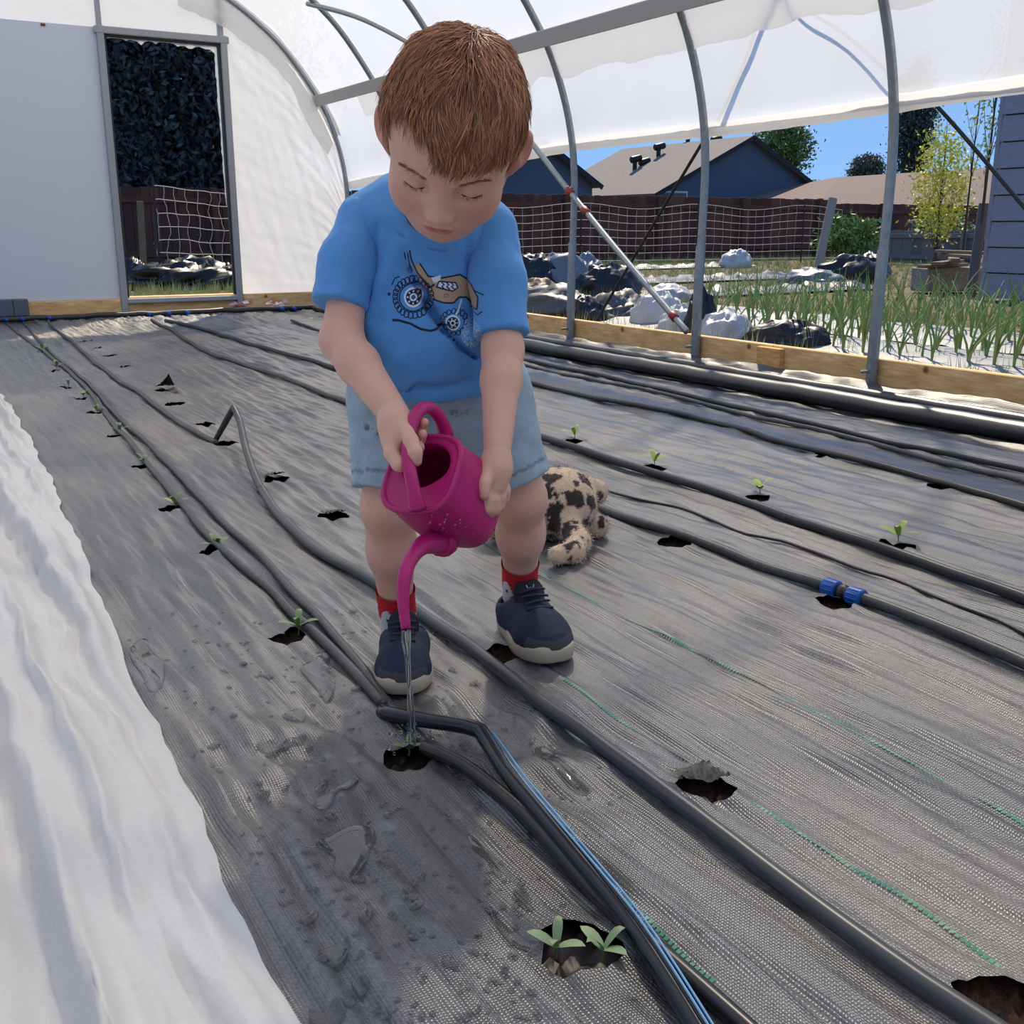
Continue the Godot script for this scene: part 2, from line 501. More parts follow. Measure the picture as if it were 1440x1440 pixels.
	for s in [-1, 1]:
		obj("jamb", cbox(Vector3(0.05, yt + 0.06, 0.06), 0.005), alu, door, Vector3(s * dw / 2, (yt + 0.02) / 2 - 0.01, 0.02))
		obj("stop", cbox(Vector3(0.018, yt - ys - 0.05, 0.03), 0.003), mat("dark_seal", Color(0.16, 0.17, 0.18), 0.6), door, Vector3(s * (dw / 2 - 0.032), (yt + ys) / 2, 0.01))
	obj("head", cbox(Vector3(dw + 0.08, 0.05, 0.06), 0.005), alu, door, Vector3(0, yt, 0.022))
	obj("stop", cbox(Vector3(dw - 0.06, 0.018, 0.03), 0.003), mats["dark_seal"], door, Vector3(0, yt - 0.033, 0.01))
	obj("sill", cbox(Vector3(dw - 0.04, 0.035, 0.06), 0.004), alu, door, Vector3(0, ys, 0.022))
	obj("top_post", cbox(Vector3(0.035, arch_y(xl) - yt, 0.04), 0.004), alu, door, Vector3(-dw / 2, (arch_y(xl) + yt) / 2, 0.02))
	obj("top_post", cbox(Vector3(0.03, arch_y(xr) - yt, 0.04), 0.004), alu, door, Vector3(dw / 2, (arch_y(xr) + yt) / 2, -0.02))
	# shreds of film left round the opening
	var sh := grid_mesh(40, 2, func(u: float, w: float) -> Vector3:
		return Vector3(dw / 2 - 0.045 - w * (0.02 + 0.025 * absf(n.get_noise_1d(u * 9 + 3))) * (1.0 - u * 0.6), lerpf(yt - 0.05, ys + 0.7, u), 0.0 + 0.01 * w))
	obj("film_shred", sh, film, door)
	sh = grid_mesh(30, 2, func(u: float, w: float) -> Vector3:
		return Vector3(lerpf(-dw / 2 + 0.05, dw / 2 - 0.05, u), yt - 0.035 - w * (0.012 + 0.05 * maxf(0.0, n.get_noise_1d(u * 7 + 13)) + 0.04 * (u ** 8)), 0.01 * w))
	obj("film_shred", sh, film, door)
	# film to the sides of and above the door
	var wb := thing("wall_back", "milky plastic film closing the end of the greenhouse", "")
	wb.remove_meta("category"); wb.set_meta("kind", "structure")
	var endfilm := film_mat("end_film", Color(0.80, 0.825, 0.87), 0.92)
	obj("film_sheet", grid_mesh(30, 60, func(u: float, w: float) -> Vector3:
		var x := lerpf(xr + 0.02, 3.52, u)
		return Vector3(x, lerpf(0.10, maxf(arch_y(minf(x, 3.5)), 1.0) + 0.03, w), z - 0.012 + 0.006 * n.get_noise_2d(x * 2, w * 30) + 0.006 * n.get_noise_2d(x * 9 + w * 5, w * 3))), endfilm, wb)
	obj("film_sheet", grid_mesh(60, 12, func(u: float, w: float) -> Vector3:
		var x := lerpf(-2.2, xr + 0.02, u)
		return Vector3(x, lerpf(minf(yt, arch_y(x)) - 0.01, arch_y(x) + 0.03, w), z - 0.014 + 0.008 * n.get_noise_2d(x * 5, w * 4))), endfilm, wb)
	obj("film_sheet", grid_mesh(20, 20, func(u: float, w: float) -> Vector3:
		var x := lerpf(-2.3, 0.42, u)
		return Vector3(x, lerpf(0.02, minf(yt, maxf(1.0, arch_y(x))), w), z - 0.014)), endfilm, wb)
	# boards under the end wall
	var be := thing("baseboard_back", "pine boards under the end wall and the doorway", "")
	be.remove_meta("category"); be.set_meta("kind", "structure")
	be.position = Vector3(0, 0.06, z)
	obj("board", cbox(Vector3(xl - 0.045 + 2.3, 0.15, 0.038), 0.004), wood, be, Vector3((xl - 0.045 - 2.3) / 2, 0, 0.02))
	obj("board", cbox(Vector3(dw - 0.05, ys + 0.0, 0.038), 0.004), wood, be, Vector3((xl + xr) / 2, -0.01, -0.01))
	obj("board", cbox(Vector3(3.5 - xr - 0.03, 0.16, 0.038), 0.004), wood, be, Vector3((xr + 0.03 + 3.5) / 2, 0.005, 0.02))
	obj("board", cbox(Vector3(dw + 0.3, 0.038, 0.14), 0.004), wood, be, Vector3((xl + xr) / 2, ys - 0.055, -0.12))
	# end behind the camera
	var wf := struct("wall_front", grid_mesh(30, 8, func(u: float, w: float) -> Vector3:
		var x := lerpf(-2.3, 3.5, u)
		return Vector3(x, lerpf(0.0, maxf(arch_y(x), 1.0), w), FILM_Z0)), endfilm, "milky plastic film closing the other end of the house")
	# torn curtain of film on the end hoop
	var tp := [Vector2(250, -14), Vector2(330, -4), Vector2(385, 40), Vector2(420, 85), Vector2(455, 130), Vector2(482, 178)]
	var bt := [Vector2(250, 8), Vector2(318, 40), Vector2(372, 82), Vector2(410, 120), Vector2(432, 175), Vector2(460, 218)]
	var curtain := grid_mesh(50, 14, func(u: float, w: float) -> Vector3:
		var f := u * 5.0
		var i := mini(int(f), 4)
		var a: Vector2 = tp[i].lerp(tp[i + 1], f - i); var b: Vector2 = bt[i].lerp(bt[i + 1], f - i)
		var q := OZ(lerpf(a.x, b.x, w), lerpf(a.y, b.y, w) + 5.0 * n.get_noise_1d(u * 11) * w, z + 0.03)
		q.z += 0.012 * sin(w * 9 + u * 12) * w + 0.012 * absf(n.get_noise_2d(u * 14, w * 4))
		return q)
	var cu := obj("torn_film", curtain, film_mat("torn_film_sheet", Color(0.66, 0.66, 0.66), 0.96))
	tag(cu, "torn crumpled sheet of film drooping from the end hoop by the doorway", "plastic film")
	# rolled edges of black sheeting along the open side
	var sheet := mat("black_roll", Color(0.085, 0.09, 0.10), 0.34, {"metallic_specular": 0.6})
	for q in [[3.09, 0.044, "long smooth black roll of sheeting lying along the open side"], [3.36, 0.028, "thin black sheeting roll tucked against the pine base boards"]]:
		var lp := []; var lr := []
		for k in 150:
			var zz := lerpf(-8.3, 1.5, k / 149.0)
			lp.append(Vector3(q[0] + 0.018 * n.get_noise_1d(zz * 1.1 + q[0] * 7), q[1] * 0.72 + 0.004 * n.get_noise_1d(zz * 3), zz))
			lr.append(q[1] * (1.0 + 0.10 * n.get_noise_1d(zz * 5 + q[0])))
		var bg := Bag.new(); bg.tube(lp, lr, 18, true, Color.WHITE, 0.78)
		var ro := obj("sheeting_roll", mesh_of(bg), sheet)
		tag(ro, q[2], "plastic sheeting", "rolled sheeting edges")
	# header pipe along the end wall with its blue fittings
	var black := mat("black_pipe", Color(0.15, 0.155, 0.165), 0.4)
	var head := thing("header_pipe", "black supply pipe with blue fittings lying along the end wall", "pipe")
	var hp := []
	for k in 30: hp.append(Vector3(lerpf(0.3, 3.3, k / 29.0), 0.03 + 0.012 * n.get_noise_1d(k * 0.9), z + 0.2 + 0.02 * n.get_noise_1d(k * 0.5 + 9)))
	obj("pipe", tube_mesh(hp, 0.02, 10), black, head)
	var blue := mat("blue_fitting", Color(0.06, 0.33, 0.66), 0.4)
	for px in [7, 30, 68, 208, 236, 262, 395, 412]:
		var x := OZ(px, 445, z + 0.2).x
		obj("fitting", tube_mesh([Vector3(x, 0.03, z + 0.17), Vector3(x, 0.03, z + 0.27)], 0.016, 8), blue, head)
	# grey blocks and litter by the end wall
	for k in 2:
		var px0: float = [8, 27][k]
		var blk := obj("grey_block", cbox(Vector3(0.115, 0.125, 0.06), 0.008), mat("grey_plastic", Color(0.33, 0.37, 0.43), 0.6), self, Vector3(OZ(px0, 427, z + 0.08).x, 0.1, z + 0.09))
		tag(blk, ["small grey block in the corner of the end wall boards", "small grey block next to the bare pine end board"][k], "block", "grey blocks by the end wall")
	for k in 2:
		var w := thing("crumpled_wrapper", ["crumpled red and grey wrapper lying against the end board by the door", "crumpled red and white wrapper lying against the end board by the far corner"][k], "wrapper", G([352, 415][k], 441, 0.02))
		w.position.z = z + 0.1; w.position.y = 0.045
		var b := Bag.new()
		for t in 9:
			var p := Vector3(rng.randf_range(-0.07, 0.07), rng.randf_range(0.0, 0.04), rng.randf_range(-0.03, 0.03))
			b.quad(p, p + Vector3(0.05, 0.02, 0.01), p + Vector3(0.06, 0.0, 0.04), p + Vector3(0.0, -0.01, 0.03), [Color(0.4, 0.05, 0.05), Color(0.3, 0.3, 0.32), Color(0.6, 0.6, 0.6)][t % 3])
		obj("sheet", mesh_of(b, true), mat("wrapper", Color.WHITE, 0.5, {"vertex_color_use_as_albedo": true, "cull_mode": BaseMaterial3D.CULL_DISABLED}), w)
var grain: ImageTexture
func grain_tex() -> ImageTexture:
	if grain: return grain
	var s := 512
	var im := Image.create(s, s, false, Image.FORMAT_RGB8)
	var n := FastNoiseLite.new(); n.seed = 4; n.frequency = 1.0; n.fractal_octaves = 3
	var r := RandomNumberGenerator.new(); r.seed = 9
	var knots := []
	for k in 7: knots.append([Vector2(r.randf() * s, r.randf() * s), r.randf_range(5, 9)])
	for y in s:
		for x in s:
			var a := TAU * x / s
			var v := n.get_noise_3d(cos(a) * 0.8, sin(a) * 0.8, y * 0.045) * 0.6 + n.get_noise_3d(cos(a) * 2, sin(a) * 2, y * 0.22) * 0.4
			var c := Color(0.80, 0.72, 0.60).lerp(Color(1, 0.97, 0.93), clampf(v + 0.55, 0, 1))
			for k in knots:
				var d: float = Vector2(x, y).distance_to(k[0]) / k[1]
				if d < 1.0: c = c.lerp(Color(0.40, 0.26, 0.16), 0.85 * (1.0 - d * d))
			im.set_pixel(x, y, c)
	grain = ImageTexture.create_from_image(im)
	return grain

# ---------- the covered floor ----------
var fn := FastNoiseLite.new()
func floor_h(x: float, z: float) -> float:
	var m := 0.45 + 0.55 * fn.get_noise_2d(x * 0.9 + 40, z * 0.7)
	var h := 0.014 * m * fn.get_noise_2d(x * 17.0 + z * 0.9, z * 0.85) + 0.005 * fn.get_noise_2d(x * 48.0 - z * 3.0, z * 2.4 + 90)
	h += 0.007 * (0.35 + 0.65 * absf(fn.get_noise_2d(x * 1.7 + 80, z * 1.1))) * fn.get_noise_2d(x * 31.0 + z * 1.6 + 3.0, z * 1.0 + 55.0)
	h += 0.006 * fn.get_noise_2d(x * 5.0, z * 2.0 + 30) - 0.006 * absf(fn.get_noise_2d(x * 24.0 + z * 1.4 + 7.0, z * 0.6 + 11.0))
	if x > 2.2:
		h += 0.006 * fn.get_noise_2d(x * 9.0, z * 5.0 + 130) * smoothstep(2.2, 2.5, x)
		var w := 0.02 * fn.get_noise_1d(z * 1.1)
		h += 0.02 * exp(-pow((x - 3.28 + w) / 0.05, 2)) + 0.05 * smoothstep(3.40, 3.5, x)
	if z < -7.6 and x > 1.0:
		h += 0.02 * smoothstep(-7.6, -8.2, z) * (0.5 + fn.get_noise_2d(x * 6, z * 9))
	# the fabric is pulled to the wet hole
	var d := Vector2(x - 0.522, z + 1.141)
	var l := d.length()
	if l < 0.4:
		h += 0.007 * cos(d.angle() * 9.0 + 1.0) * smoothstep(0.05, 0.12, l) * smoothstep(0.4, 0.16, l)
	return h
func spans(stops: Array) -> PackedFloat32Array:
	# stops: [from, to, step] runs
	var out := PackedFloat32Array()
	for s in stops:
		var n := maxi(1, int(round(absf(s[1] - s[0]) / s[2])))
		for k in n: out.append(lerpf(s[0], s[1], float(k) / n))
	out.append(stops[-1][1])
	return out
func floor_cover() -> void:
	fn.seed = 21; fn.frequency = 1.0; fn.fractal_octaves = 2
	var row1 := [[62, 497], [80, 522], [97, 545], [118, 560], [137, 583], [168, 612], [205, 655], [247, 715], [305, 775], [415, 892], [575, 1068], [815, 1335]]
	var row2 := [[120, 480], [137, 490], [155, 500], [178, 515], [228, 548], [245, 568], [290, 598], [317, 625], [388, 674], [470, 727], [710, 918], [992, 1108], [1405, 1412]]
	var row3 := [[805, 622], [918, 659], [1065, 699], [1260, 767], [950, 763], [1175, 850], [1160, 641], [1325, 685]]
	for r in [row1, row2, row3]:
		for p in r:
			var q := G(p[0], p[1])
			holes.append([Vector2(q.x - (0.012 if r == row1 and p[1] < 900 else 0.0), q.z), (0.027 if r == row1 and p[1] < 1000 else 0.036) + 0.004 * sin(q.z * 7)])
	var xs := spans([[-2.3, -0.2, 0.15], [-0.2, 0.15, 0.05], [0.15, 1.75, 0.0078], [1.75, 2.7, 0.012], [2.7, 3.49, 0.0125]])
	var zl := [[2.6, -0.25, 0.15]]
	var a := -0.25
	while a > -8.62:
		var b := maxf(a - 0.35, -8.62)
		zl.append([a, b, maxf(0.0165, 0.0062 * -a)]); a = b
	var zs := spans(zl)
	var nx := xs.size(); var nzz := zs.size()
	var v := PackedVector3Array(); v.resize(nx * nzz)
	var uv := PackedVector2Array(); uv.resize(nx * nzz)
	var col := PackedColorArray(); col.resize(nx * nzz)
	var inside := PackedByteArray(); inside.resize(nx * nzz)
	for j in nzz:
		var near := []
		for h in holes:
			if absf(h[0].y - zs[j]) < 0.12: near.append(h)
		var step := absf(zs[mini(j + 1, nzz - 1)] - zs[maxi(j - 1, 0)]) * 0.5
		for i in nx:
			var x := xs[i]; var z := zs[j]
			var k := j * nx + i
			var lift := 0.0
			for h in near:
				var d: Vector2 = Vector2(x, z) - h[0]
				var l: float = d.length()
				var r: float = h[1] * (1.0 + 0.10 * sin(d.angle() * 3.0 + h[0].y * 9.0) + 0.05 * sin(d.angle() * 7.0 + h[0].x * 20))
				if l < r * 1.001: inside[k] = 1
				var snap := 0.0095 if step < 0.02 else step * 0.55
				if absf(l - r) < snap and l > 0.001:
					x = h[0].x + d.x / l * r; z = h[0].y + d.y / l * r
					inside[k] = 2
				if l < r + 0.03: lift = maxf(lift, 0.004 * smoothstep(r + 0.03, r, l))
			v[k] = Vector3(x, floor_h(x, z) + lift, z)
			uv[k] = Vector2(x, z) / 0.042
			# dry soil dust lies in long patches on the black tapes
			var dust := clampf(fn.get_noise_2d(x * 1.6 + 3, z * 0.9 + 60) * 1.3 + 0.25 + 0.35 * fn.get_noise_2d(x * 9, z * 3.0 + 10), 0, 1)
			dust *= smoothstep(3.1, 2.6, x) * smoothstep(0.15, 0.55, x + 0.25 * fn.get_noise_2d(x * 3, z * 2))
			var tapes := 0.8 + 0.4 * fn.get_noise_2d(x * 60.0, z * 0.8)
			col[k] = (Color(0.165, 0.167, 0.175) * tapes).lerp(Color(0.34, 0.29, 0.235), dust * 0.6)
			# fabric along the open side, coloured darker to tone down the sun patch
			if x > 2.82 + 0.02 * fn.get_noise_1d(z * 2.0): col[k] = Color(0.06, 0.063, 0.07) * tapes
			# wet cloth round the watered hole, with a ragged edge
			var wx := (x - 0.50) / 0.17; var wz := (z + 1.02) / 0.42
			if wx * wx + wz * wz + 0.9 * fn.get_noise_2d(x * 14.0, z * 9.0 + 70.0) + 0.5 * fn.get_noise_2d(x * 45.0, z * 30.0) < 0.75: col[k] = col[k] * 0.55
	var idx := PackedInt32Array()
	for j in nzz - 1:
		for i in nx - 1:
			var k := j * nx + i
			if inside[k] and inside[k + 1] and inside[k + nx] and inside[k + nx + 1]: continue
			idx.append_array([k, k + nx, k + 1, k + 1, k + nx, k + nx + 1])
	var wt := weave_tex()
	var fm := mat("woven_ground_cover", Color.WHITE, 0.31, {"vertex_color_use_as_albedo": true, "albedo_texture": wt[0], "heightmap_enabled": true, "heightmap_texture": wt[1], "heightmap_scale": 0.055, "metallic_specular": 0.75, "cull_mode": BaseMaterial3D.CULL_DISABLED})
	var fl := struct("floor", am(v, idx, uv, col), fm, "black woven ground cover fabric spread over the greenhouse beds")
	# soil in the planting holes
	var soil := mat("damp_soil", Color(0.30, 0.215, 0.165), 0.95, {"albedo_texture": noise_tex(24, Color(0.45, 0.4, 0.36), Color(1.3, 1.2, 1.1), 128, 8), "uv1_triplanar": true, "uv1_world_triplanar": true, "uv1_scale": Vector3(9, 9, 9)})
	var sn := FastNoiseLite.new(); sn.seed = 2; sn.frequency = 1.0
	var wet := mat("wet_soil", Color(0.15, 0.115, 0.095), 0.45, {"albedo_texture": soil.albedo_texture, "uv1_triplanar": true, "uv1_world_triplanar": true, "uv1_scale": Vector3(9, 9, 9)})
	for h in holes:
		var r: float = h[1] * 1.5
		obj("soil_patch", grid_mesh(14, 14, func(u: float, w: float) -> Vector3:
			var p := Vector2(u * 2 - 1, w * 2 - 1)
			var q := p * r
			return Vector3(q.x, 0.014 * sn.get_noise_2d((h[0].x + q.x) * 90, (h[0].y + q.y) * 90) + 0.012 * (p.length() - 0.7), q.y)), wet if h[0].x < 0.56 and h[0].y > -1.3 else soil, fl, Vector3(h[0].x, -0.019, h[0].y))
	# coloured marker threads woven along the fabric
	var teal := mat("marker_thread", Color(0.30, 0.62, 0.50), 0.45)
	for t in [[1.072, -0.3, -2.2], [0.825, -0.3, -1.25], [0.585, -0.62, -1.1]]:
		var b := Bag.new()
		var n := int((t[1] - t[2]) / 0.0066)
		for s in n:
			var z: float = t[1] - s * 0.0066
			var x: float = t[0] + 0.01 * fn.get_noise_1d(z * 3 + t[0] * 50)
			b.quad(Vector3(x - 0.0021, floor_h(x - 0.0021, z) + 0.0012, z), Vector3(x - 0.0021, floor_h(x - 0.002, z - 0.0045) + 0.0012, z - 0.0045), Vector3(x + 0.0021, floor_h(x + 0.002, z - 0.0045) + 0.0012, z - 0.0045), Vector3(x + 0.0021, floor_h(x + 0.002, z) + 0.0012, z))
		obj("marker_thread", mesh_of(b), teal, fl)
	# bare ground under and round the house
	var gm := mat("garden_soil", Color(0.42, 0.36, 0.25), 0.95, {"albedo_texture": noise_tex(12, Color(0.55, 0.6, 0.4), Color(1.15, 1.1, 1.0), 256, 17), "uv1_triplanar": true, "uv1_world_triplanar": true, "uv1_scale": Vector3(0.35, 0.35, 0.35)})
	struct("ground", grid_mesh(40, 40, func(u: float, w: float) -> Vector3:
		return Vector3(lerpf(-40, 70, u), -0.055, lerpf(30, -70, w))), gm, "bare garden soil with dry grass round the greenhouse")

func hose(called: String, label: String, px: Array, r: float, m: Material, group := "", lift := {}) -> Node3D:
	var pts := []
	for k in px.size():
		var h: float = lift.get(k, 0.0)
		var q := G(px[k][0], px[k][1], r + h)
		q.y = (floor_h(q.x, q.z) if h == 0.0 else 0.0) + r + h
		pts.append(q)
	var path := smooth_path(pts, 0.03)
	for k in path.size():
		var p: Vector3 = path[k]
		if lift.is_empty():
			var sum := 0.0
			for t in range(-3, 4):
				var q: Vector3 = path[clampi(k + t, 0, path.size() - 1)]
				sum += floor_h(q.x, q.z)
			p.y = sum / 7.0 + r + 0.0012
		path[k] = p
	var o := thing(called, label, "pipe", Vector3.ZERO, group)
	obj("pipe", tube_mesh(path, r, 12), m, o)
	return o

func irrigation() -> void:
	var black := mat("black_pipe", Color(0.15, 0.155, 0.165), 0.4)
	var grey := mat("dusty_pipe", Color(0.30, 0.305, 0.315), 0.4, {"albedo_texture": noise_tex(14, Color(0.7, 0.68, 0.65), Color(1, 1, 1), 128, 31), "uv1_triplanar": true, "uv1_world_triplanar": true, "uv1_scale": Vector3(5, 5, 5)})
	var grp := "drip pipes on the greenhouse floor"
	var stripe := mat("blue_stripe", Color(0.45, 0.66, 0.82), 0.5)
	# the pair past the left seedlings
	hose("drip_pipe", "dusty black drip pipe running beside the seedling holes to the wet kink", [[8, 453], [35, 475], [66, 498], [112, 536], [150, 583], [183, 622], [213, 658], [257, 711], [293, 754], [333, 791], [383, 828], [411, 858], [444, 889], [478, 925], [517, 968], [538, 994]], 0.0082, grey, grp)
	hose("drip_pipe", "dusty black drip pipe ending behind the child's shoe, twin of the seedling pipe", [[30, 450], [48, 470], [72, 496], [118, 533], [160, 578], [198, 613], [233, 647], [273, 693], [317, 737], [363, 778], [411, 832], [444, 864], [478, 905], [511, 945], [545, 990], [590, 1030], [622, 1060]], 0.0082, grey, grp)
	# kinked flat pipe by the wet hole
	var kp := hose("kinked_pipe", "kinked black drip pipe with blue stripes bent sharply over the wet hole", [[538, 1000], [545, 1004], [600, 1013], [655, 1021], [676, 1028], [690, 1050], [712, 1085], [760, 1143], [820, 1215], [880, 1288], [930, 1362], [985, 1450], [1010, 1500]], 0.0105, mat("wet_pipe", Color(0.11, 0.125, 0.15), 0.22), grp, {0: 0.004, 1: 0.006, 2: 0.012, 3: 0.02, 4: 0.02, 5: 0.016, 6: 0.012, 7: 0.008, 8: 0.006, 9: 0.004, 10: 0.004, 11: 0.004, 12: 0.004})
	for dx in [0, 7]:
		var sp := []
		for q in [[686, 1030], [707, 1058], [730, 1090], [776, 1145], [836, 1215], [894, 1285], [945, 1360], [1000, 1448]]:
			var w := G(q[0] + dx, q[1], 0.029)
			sp.append(w)
		obj("stripe", tube_mesh(smooth_path(sp, 0.03), 0.0013, 6), stripe, kp)
	hose("drip_pipe", "black drip pipe with a blue stripe lying under the kinked pipe", [[596, 1050], [650, 1075], [700, 1112], [760, 1165], [835, 1248], [910, 1322], [990, 1395], [1050, 1450], [1090, 1490]], 0.0095, mat("wet_pipe2", Color(0.15, 0.15, 0.15), 0.3), grp)
	# the pipe that rises to a kink, then runs past both shoes
	hose("drip_pipe", "black drip pipe leading from the end wall to the upright kink", [[68, 452], [72, 458], [100, 480], [145, 518], [185, 545], [235, 580], [270, 603], [304, 621]], 0.009, grey, grp)
	var kink := thing("upright_kink", "black pipe bent up in a sharp kink above the floor", "pipe", Vector3.ZERO, grp)
	var base := G(303, 619, 0.01)
	var topp := OZ(328, 574, base.z + 0.02)
	var p2 := G(345, 624, 0.012)
	var flatp := []
	for k in 9: flatp.append(base.lerp(topp, k / 8.0))
	var bg := Bag.new(); bg.tube(flatp, [0.011, 0.011, 0.012, 0.012, 0.013, 0.013, 0.013, 0.013, 0.012], 10, true, Color.WHITE, 0.8)
	obj("riser", mesh_of(bg), black, kink)
	var dn := [topp + Vector3(0, 0.004, 0), OZ(337, 592, base.z + 0.10), G(345, 628, 0.06), G(356, 662, 0.03), G(368, 690, 0.011)]
	obj("bend", tube_mesh(smooth_path(dn, 0.03), 0.0105, 10), grey, kink)
	hose("drip_pipe", "long smooth black pipe passing between the child's shoes", [[368, 690], [395, 727], [440, 766], [505, 806], [560, 842], [612, 876], [660, 908], [705, 943], [760, 985], [820, 1026], [900, 1087], [1000, 1162], [1100, 1237], [1200, 1312], [1300, 1384], [1400, 1450], [1470, 1500]], 0.0108, mat("smooth_pipe", Color(0.27, 0.275, 0.285), 0.33), grp)
	# pipe with the blue coupler
	var cp := hose("coupled_pipe", "black pipe joined by a bright blue screw coupler", [[213, 451], [240, 463], [267, 481], [307, 501], [367, 519], [480, 563], [620, 622], [760, 683], [845, 713], [900, 733], [1000, 766], [1080, 797], [1160, 822], [1215, 842], [1240, 851], [1330, 887], [1440, 931], [1520, 965]], 0.0105, grey, grp)
	var c0 := G(1160, 822, 0.012); var c1 := G(1214, 841, 0.012)
	c0.y = floor_h(c0.x, c0.z) + 0.013; c1.y = floor_h(c1.x, c1.z) + 0.013
	var blue := mat("blue_fitting", Color(0.10, 0.42, 0.74), 0.4)
	for s in [[0.0, 0.36], [0.64, 1.0]]:
		var b := Bag.new()
		var a0 := c0.lerp(c1, s[0]); var a1 := c0.lerp(c1, s[1])
		b.tube([a0, a0.lerp(a1, 0.06), a0.lerp(a1, 0.1), a0.lerp(a1, 0.9), a0.lerp(a1, 0.94), a1], [0.012, 0.0168, 0.0172, 0.0172, 0.0168, 0.0135], 20)
		var ax := (a1 - a0).normalized()
		var u := ax.cross(Vector3.UP).normalized(); var w := ax.cross(u)
		for t in 12:
			var dr: Vector3 = u * cos(TAU * t / 12) + w * sin(TAU * t / 12)
			b.tube([a0.lerp(a1, 0.15) + dr * 0.0165, a0.lerp(a1, 0.85) + dr * 0.0165], 0.0018, 5)
		obj("coupler_nut", mesh_of(b), blue, cp)
	obj("coupler_body", tube_mesh([c0.lerp(c1, 0.34), c0.lerp(c1, 0.44), c0.lerp(c1, 0.45), c0.lerp(c1, 0.55), c0.lerp(c1, 0.56), c0.lerp(c1, 0.66)], [0.0125, 0.0125, 0.0145, 0.0145, 0.0125, 0.0125], 16), black, cp)
	hose("drip_pipe", "black pipe running behind the plush leopard past bright green seedlings", [[233, 451], [290, 464], [367, 488], [480, 518], [620, 566], [750, 612], [900, 660], [1050, 707], [1200, 758], [1300, 792], [1440, 842], [1520, 872]], 0.0115, black, grp)
	hose("drip_pipe", "wavy black drip pipe lying on the wrinkled fabric before the long ridge", [[410, 452], [470, 470], [600, 505], [735, 536], [850, 562], [1000, 592], [1080, 615], [1110, 622], [1180, 642], [1305, 673], [1440, 711], [1530, 738]], 0.0095, mat("brown_black_pipe", Color(0.17, 0.155, 0.14), 0.4), grp)
	hose("drip_pipe", "thin black pipe lying along the foot of the fabric ridge", [[500, 462], [620, 484], [735, 506], [800, 519], [900, 540], [1000, 562], [1080, 583], [1205, 611], [1330, 637], [1440, 661], [1530, 682]], 0.010, black, grp)
	hose("drip_pipe", "dusty grey pipe lying next to the thin pipe at the fabric ridge", [[735, 513], [820, 530], [1000, 570], [1080, 590], [1205, 617], [1305, 645], [1440, 678], [1530, 702]], 0.008, grey, grp)
	var wire := hose("thin_cable", "thin black cable curling across the floor behind the coupled pipe", [[755, 657], [800, 671], [845, 685], [900, 702], [960, 716], [1000, 731], [1050, 750], [1100, 760], [1200, 797], [1260, 815], [1330, 846], [1400, 872], [1440, 891], [1500, 915]], 0.0035, mats["black_pipe"])
	wire.set_meta("category", "cable")

func frost_cover() -> void:
	var n := FastNoiseLite.new(); n.seed = 33; n.frequency = 1.0; n.fractal_octaves = 2
	var ep := []
	for q in [[-30, 500], [0, 552], [40, 612], [100, 742], [140, 840], [182, 940], [250, 1082], [310, 1210], [362, 1322], [430, 1442], [560, 1700], [900, 2600]]:
		ep.append(G(q[0], q[1], 0.006))
	ep[0] = Vector3(0.44, 0.006, -6.2)
	ep[-1] = Vector3(0.22, 0.006, 0.6)
	ep[-2] = Vector3(0.235, 0.006, -0.35)
	var edge := smooth_path(ep, 0.03)
	var m: int = edge.size() - 1
	var mesh := grid_mesh(m, 110, func(u: float, w: float) -> Vector3:
		var p: Vector3 = edge[int(round(u * m))]
		var t := w * 0.95
		var x := p.x - t
		var z := p.z
		# long folds that run with the edge and fan out a little
		var f := t * 9.0 + z * 0.55
		var lift := smoothstep(0.0, 0.05, t)
		var y := maxf(floor_h(p.x, z), floor_h(x, z)) + 0.007 + 0.10 * smoothstep(0.02, 0.7, t)
		y += lift * (0.055 * (0.45 + n.get_noise_2d(f * 1.15, z * 0.35)) + 0.024 * absf(n.get_noise_2d(f * 2.7 + 20, z * 0.5 + 5)) + 0.004 * n.get_noise_2d(f * 6.0, z * 1.4 + 40) + 0.002 * n.get_noise_2d(t * 13, z * 9))
		return Vector3(x + 0.012 * n.get_noise_2d(z * 4, t * 2), y, z))
	var o := obj("frost_cover", mesh, mat("fleece", Color(0.85, 0.845, 0.835), 0.8, {"backlight_enabled": true, "backlight": Color(0.35, 0.35, 0.35), "cull_mode": BaseMaterial3D.CULL_DISABLED, "albedo_texture": noise_tex(40, Color(0.965, 0.96, 0.95), Color(1, 1, 1), 256, 12), "uv1_triplanar": true, "uv1_world_triplanar": true, "uv1_scale": Vector3(3, 3, 3)}))
	tag(o, "white fleece frost cover with long folds draped over a bed", "frost cover")

